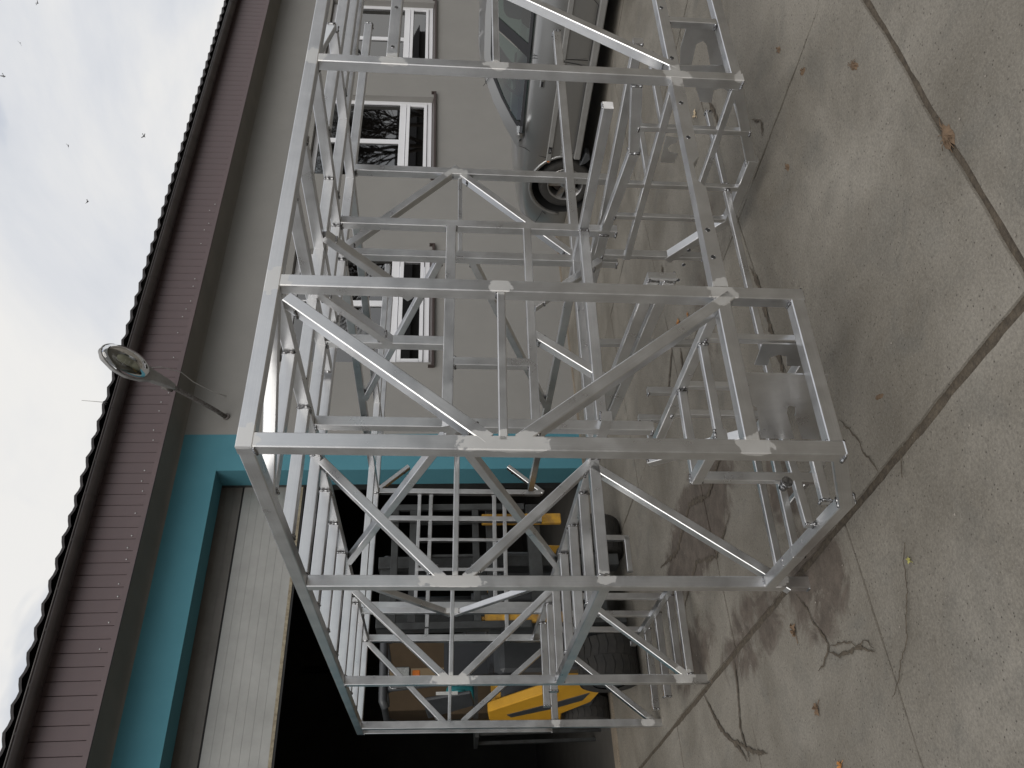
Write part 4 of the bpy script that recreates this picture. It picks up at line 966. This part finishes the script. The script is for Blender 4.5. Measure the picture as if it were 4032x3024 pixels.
# ------------------------------------------------------------------ yard lamp on its bent pipe arm
lamp = empty('yard_lamp', (4.66, FY, 4.49), 'old street lamp with ribbed glass bowl on a rusty bent arm above the turquoise wall', 'lamp')
def lpart(mb, name, m, **k):
    o = mb.build(name, m, lamp, **k); o.matrix_parent_inverse = Matrix.Translation(-Vector((4.66, FY, 4.49))); return o
arm = [(4.66, 6.47, 4.47), (4.63, 6.28, 4.555), (4.60, 6.05, 4.69), (4.57, 5.86, 4.80), (4.545, 5.68, 4.91), (4.53, 5.60, 4.96)]
lpart(MB().tube(arm, .028, 10), 'lamp_arm', RUST)
lpart(MB().cyl((4.66, 6.462, 4.47), (4.66, 6.45, 4.475), .05, n=16), 'wall_flange', RUST)
A, B = Vector((4.55, 5.70, 4.90)), Vector((4.47, 4.92, 5.47)); ax = (B - A).normalized(); sx = Vector((1, 0, 0)); sx = (sx - ax * sx.dot(ax)).normalized(); up = sx.cross(ax)
if up.z < 0: up = -up
def lp(t, u, v): return A + ax * t + sx * u + up * v
hs = []
for t, hw_, h0, h1 in ((0, .035, -.03, .035), (.10, .045, -.045, .06), (.32, .075, -.04, .09), (.42, .125, -.03, .10), (.60, .165, -.02, .11), (.78, .155, -.02, .10), (.92, .10, -.015, .07), (.985, .02, -.01, .02)):
    hs.append([lp(t, -hw_, h0), lp(t, hw_, h0), lp(t, hw_ * .9, h0 + (h1 - h0) * .6), lp(t, hw_ * .45, h1), lp(t, -hw_ * .45, h1), lp(t, -hw_ * .9, h0 + (h1 - h0) * .6)])
m_ = 6; vs = [v for h in hs for v in h]; fs = [(i * m_ + k, i * m_ + (k + 1) % m_, (i + 1) * m_ + (k + 1) % m_, (i + 1) * m_ + k) for i in range(len(hs) - 1) for k in range(m_)] + [tuple(range(m_))[::-1], tuple(range((len(hs) - 1) * m_, len(hs) * m_))]
lpart(MB().add(vs, fs), 'lamp_housing', LGREY, bevel=.006)
# bowl
vs = []; fs = []; nu, nv = 48, 10
for j_ in range(nv + 1):
    ph = PI / 2 * j_ / nv
    for k in range(nu):
        th = 2 * PI * k / nu; rib = 1 + .012 * (k % 2)
        vs.append(lp(.67 + .30 * math.cos(th) * math.cos(ph) * rib, .165 * math.sin(th) * math.cos(ph) * rib, -.025 - .13 * math.sin(ph)))
fs = [(j_ * nu + k, j_ * nu + (k + 1) % nu, (j_ + 1) * nu + (k + 1) % nu, (j_ + 1) * nu + k) for j_ in range(nv) for k in range(nu)]
lpart(MB().add(vs, fs, True), 'glass_bowl', LAMPG, recalc=False)
pts = [lp(.67 + .305 * math.cos(2 * PI * k / 40), .17 * math.sin(2 * PI * k / 40), -.02) for k in range(41)]
lpart(MB().tube(pts, .011, 6, False), 'bowl_rim', LGREY)
lpart(MB().cyl(lp(.45, 0, -.03), lp(.62, 0, -.05), .04, n=14).lathe([(.04, 0), (.05, .06), (.045, .13), (.02, .17), (.0001, .18)], lp(.62, 0, -.05), ax, 16), 'lamp_bulb', mat('frosted_bulb', (.55, .56, .48), .5))
lpart(MB().box((-.001, 0, 0), (0, .001, .001)).cyl(lp(.0, -.02, .02), lp(.12, -.02, .05), .035, n=6), 'arm_clamp', RUST)
cb = MB().tube([tuple(lp(.36, .08, -.03)), (4.66, 5.45, 5.0), (4.78, 5.7, 4.86), (4.86, 6.0, 4.80), (4.93, 6.3, 4.64), (4.98, 6.455, 4.52)], .005, 6).build('lamp_cable', CABLE, lamp); cb.matrix_parent_inverse = Matrix.Translation(-Vector((4.66, FY, 4.49)))
aer = MB().tube([(4.42, 5.82, 5.66), (4.42, 5.8, 5.78), (4.43, 5.79, 5.94)], .004, 6).build('wire_offcut', CABLE); tag(aer, 'short pale wire end sticking up over the gutter beside the yard lamp', 'wire')
MB().tube([(4.38, 5.81, 5.66), (4.42, 5.8, 5.70), (4.44, 5.8, 5.67)], .006, 6).build('clamp', FGREY, aer)

# ------------------------------------------------------------------ leaves and debris on the concrete
def leaf(name, loc, size, m, label, cat='leaf', group=None, rot=0, lobes=5):
    r = random.Random(hash(loc) & 999); o = []
    for k in range(lobes * 4):
        a = 2 * PI * k / (lobes * 4); rr = size * (.45 + .55 * (k % 4 == 0) + .12 * (k % 4 in (1, 3))) * (1 if math.cos(a) > -.6 else .6)
        o.append((rr * math.cos(a), rr * math.sin(a) * .85, .004 + .35 * size * r.random() * (k % 2)))
    mb = MB(); mb.add([(0, 0, .006)] + o, [(0, k + 1, (k + 1) % len(o) + 1) for k in range(len(o))]); mb.tube([(0, 0, .006), (-size * .7, .1 * size, .004), (-size * 1.3, .25 * size, .006)], size * .04, 5)
    ob = mb.build(name, m, recalc=False); ob.location = (*loc, .002); ob.rotation_euler.z = rot
    tag(ob, label, cat, group); return ob
LG = 'fallen leaves on the concrete'
leaf('fallen_leaf', (-.179, .455), .022, LEAFY, 'small yellow green leaf on the bare concrete near the thin crack', group=LG, rot=1)
leaf('fallen_leaf', (-.674, 1.507), .035, LEAFO, 'bright orange leaf cut off by the picture edge below the frame', group=LG, rot=2)
leaf('fallen_leaf', (3.482, 1.052), .045, mat('pale_leaf', (.50, .40, .27), .7), 'pale beige lobed leaf seen through the bottom of the frame', group=LG, rot=.4)
leaf('fallen_leaf', (-.405, 1.597), .045, LEAFB, 'brown pointed leaf lying flat beside the branching crack', group=LG, rot=2.2)
leaf('fallen_leaf', (-.02, 1.62), .05, LEAFB, 'narrow brown leaf caught at the head of the branching crack', group=LG, rot=.3)
leaf('fallen_leaf', (2.575, 2.23), .05, LEAFO, 'curled orange leaf on dirty concrete behind the second post', group=LG, rot=.9)
leaf('fallen_leaf', (2.47, 2.02), .028, LEAFO, 'tiny orange leaf beside the curled orange one', group=LG, rot=.9)
def clod(name, loc, rx, ry, h, label, rot=0, twigs=5, m=LEAFB):
    r = random.Random(int(abs(loc[0] * 1000))); mb = MB(); n = 18; vs = [(0, 0, h)]
    for q, f in ((1, .5), (2, 1)):
        for k in range(n):
            a = 2 * PI * k / n; j = r.uniform(.7, 1.25); vs.append((rx * f * j * math.cos(a), ry * f * j * math.sin(a), h * (.75 if q == 1 else 0) * r.uniform(.6, 1.2)))
    mb.add(vs, [(0, k + 1, (k + 1) % n + 1) for k in range(n)] + [(1 + k, 1 + n + k, 1 + n + (k + 1) % n, 1 + (k + 1) % n) for k in range(n)])
    for _ in range(twigs):
        a = r.uniform(0, 2 * PI); l_ = r.uniform(.6, 1.7); p = Vector((rx * .5 * math.cos(a), ry * .5 * math.sin(a), h * .6)); q = Vector((rx * l_ * math.cos(a + r.uniform(-.5, .5)), ry * l_ * math.sin(a + r.uniform(-.5, .5)), .004)); mb.tube([p, (p + q) / 2 + Vector((0, 0, .006)), q], .0014, 5)
    ob = mb.build(name, m, recalc=False); ob.location = (*loc, .001); ob.rotation_euler.z = rot
    tag(ob, label, 'debris', 'dirt clumps on the concrete'); return ob
clod('debris_clump', (.92, -.66), .055, .03, .016, 'large rusty brown clump of leaf debris in the wide joint', -.1, 12)
clod('debris_clump', (1.717, -.43), .035, .018, .010, 'twiggy brown clump with needles on the open concrete', .5, 9)
clod('debris_clump', (.45, .262), .035, .010, .006, 'spindle shaped brown seed husk beyond the bottom rail', 1.2, 0)
clod('debris_clump', (2.16, -.12), .03, .016, .008, 'dark crumbly clump close to the thin slab joint', .9, 5)
clod('debris_clump', (2.52, -.02), .028, .016, .007, 'dark clump near the right end of the bottom rail', .4, 5)
clod('debris_clump', (1.93, .28), .03, .015, .008, 'small brown clump beside the slab joint below the frame', .2, 4)
clod('debris_clump', (-.62, -.02), .05, .018, .01, 'long dark clump at the lower picture edge', 2.4, 6)
clod('debris_clump', (1.35, -.98), .035, .016, .006, 'reddish smear of dirt on the nearest slab', .9, 2)
clod('debris_clump', (2.36, -.56), .05, .02, .01, 'brown clump where the two slab joints meet', .1, 8)
rg = random.Random(5); gv = MB()
for _ in range(900):
    x, y = rg.uniform(-2, 5.5), rg.uniform(-1.7, 5.6); s = rg.uniform(.0015, .0045)
    gv.add([(x - s, y - s * .7, .004), (x + s, y - s, .004), (x + s * .8, y + s, .004), (x - s * .9, y + s * .8, .004), (x, y, .004 + s)], [(0, 1, 4), (1, 2, 4), (2, 3, 4), (3, 0, 4)])
tag(gv.build('grit', mat('pale_grit', (.34, .31, .27), .9, base2=(.08, .065, .05), vscale=3), recalc=False), 'fine grit and crumbs scattered over the concrete slabs', 'grit', kind='stuff')

# ------------------------------------------------------------------ birds
for k, (p, a, lb_) in enumerate((((56.1, 30, 29.8), .3, 'highest small bird in the pale sky'), ((47.3, 30, 29.4), 1.4, 'small dark bird nearest the top of the sky'), ((51.1, 30, 29.5), 2.1, 'small bird between the two highest ones'), ((41.6, 30, 19.6), .9, 'lowest small bird just above the eaves'), ((40.5, 30, 23.7), 2.6, 'small bird level with the middle of the eaves'), ((35.6, 30, 21.4), .1, 'small bird nearest the yard lamp'))):
    b = MB().tube([(-.28, 0, 0), (-.1, 0, .01), (.1, 0, .01), (.24, 0, 0)], .07, 6, True, [.02, .07, .07, .02]).add([(.1, .03, .02), (-.08, .03, .02), (-.12, .42, .14), (.0, .40, .14)], [(0, 1, 2, 3)]).add([(.1, -.03, .02), (-.08, -.03, .02), (-.12, -.42, .14), (.0, -.40, .14)], [(3, 2, 1, 0)]).add([(-.25, .03, 0), (-.25, -.03, 0), (-.42, -.08, .0), (-.42, .08, 0)], [(0, 1, 2, 3)]).build('bird', BIRD, recalc=False)
    b.location = p; b.rotation_euler = (.5, .3, a * 1.7); b.scale = (.45,) * 3
    tag(b, lb_, 'bird', 'birds in flight above the workshop')

# ------------------------------------------------------------------ across the yard, behind the camera (seen in panes and metal)
def tree(x, y, h, seed, label):
    r = random.Random(seed); br = MB(); tw = MB()
    def grow(p, d, l_, rad, lv):
        q = p + d * l_
        (br if lv < 4 else tw).tube([p, (p + q) / 2 + Vector((r.uniform(-1, 1), r.uniform(-1, 1), 0)) * l_ * .05, q], rad, 6 if lv < 2 else 3, False, [rad, rad * .85, rad * .68])
        if lv >= 7: return
        for k in range(3 if lv < 6 else 4):
            nd = (d + Vector((r.uniform(-1, 1), r.uniform(-1, 1), r.uniform(-.35, .75))) * (.62 if lv else .5)).normalized()
            grow(p.lerp(q, r.uniform(.55, 1)), nd, l_ * r.uniform(.66, .9), rad * .62, lv + 1)
    root = empty('bare_tree', (x, y, 0), label, 'tree', 'bare trees across the yard')
    grow(Vector((0, 0, -.05)), Vector((r.uniform(-.05, .05), r.uniform(-.05, .05), 1)).normalized(), h * .2, h * .015, 0)
    a = br.build('trunk', BARK, root, recalc=False); b = tw.build('crown', BARK, root, recalc=False)
for k, (x, y, h, lb_) in enumerate(((21, -6, 10, 'bare tree reflected in the nearest workshop window'), (26, -9.5, 12, 'bare tree reflected in the middle workshop window'), (33, -9, 12, 'bare tree reflected in the farthest workshop window'), (39, -15, 14, 'tall bare tree at the far end of the yard'), (16, -12, 11, 'bare tree beside the opposite building'), (-14, -32, 11, 'bare tree left behind the camera'))):
    tree(x, y, h, 40 + k, lb_)
ob = empty('opposite_building', (4, -34, 0), 'low dark building across the yard, seen only as a reflection', 'building')
MB().box((-12, -8, 0), (6.5, 0, 3.1)).build('wall', FARW, ob)
MB().prism([(-12.3, .4, 3.0), (-12.3, -4, 4.9), (-12.3, -8.4, 3.0)], (19.1, 0, 0)).build('roof', FARR, ob)
o2 = empty('far_shed', (44, -34, 0), 'long dark shed behind the bare trees, seen only as a reflection', 'building')
MB().box((-30, -8, 0), (40, 0, 4.2)).build('wall', FARW, o2); MB().prism([(-20.5, .5, 4.1), (-20.5, -4, 6.4), (-20.5, -8.5, 4.1)], (61, 0, 0)).build('roof', FARR, o2)
for x in (-9, -5, -1, 3): MB().box((x, .0, 1), (x + 1.4, .03, 2.3)).build('window', FARR, ob)

bw = MB().box((-18.3, -20, 0), (-18, 14, 2.9)).build('unseen_dark_wall', FARW); tag(bw, 'unseen dark wall added far to the left for its reflection in the frame', 'wall')  # added out of view to darken reflections in the left tube faces
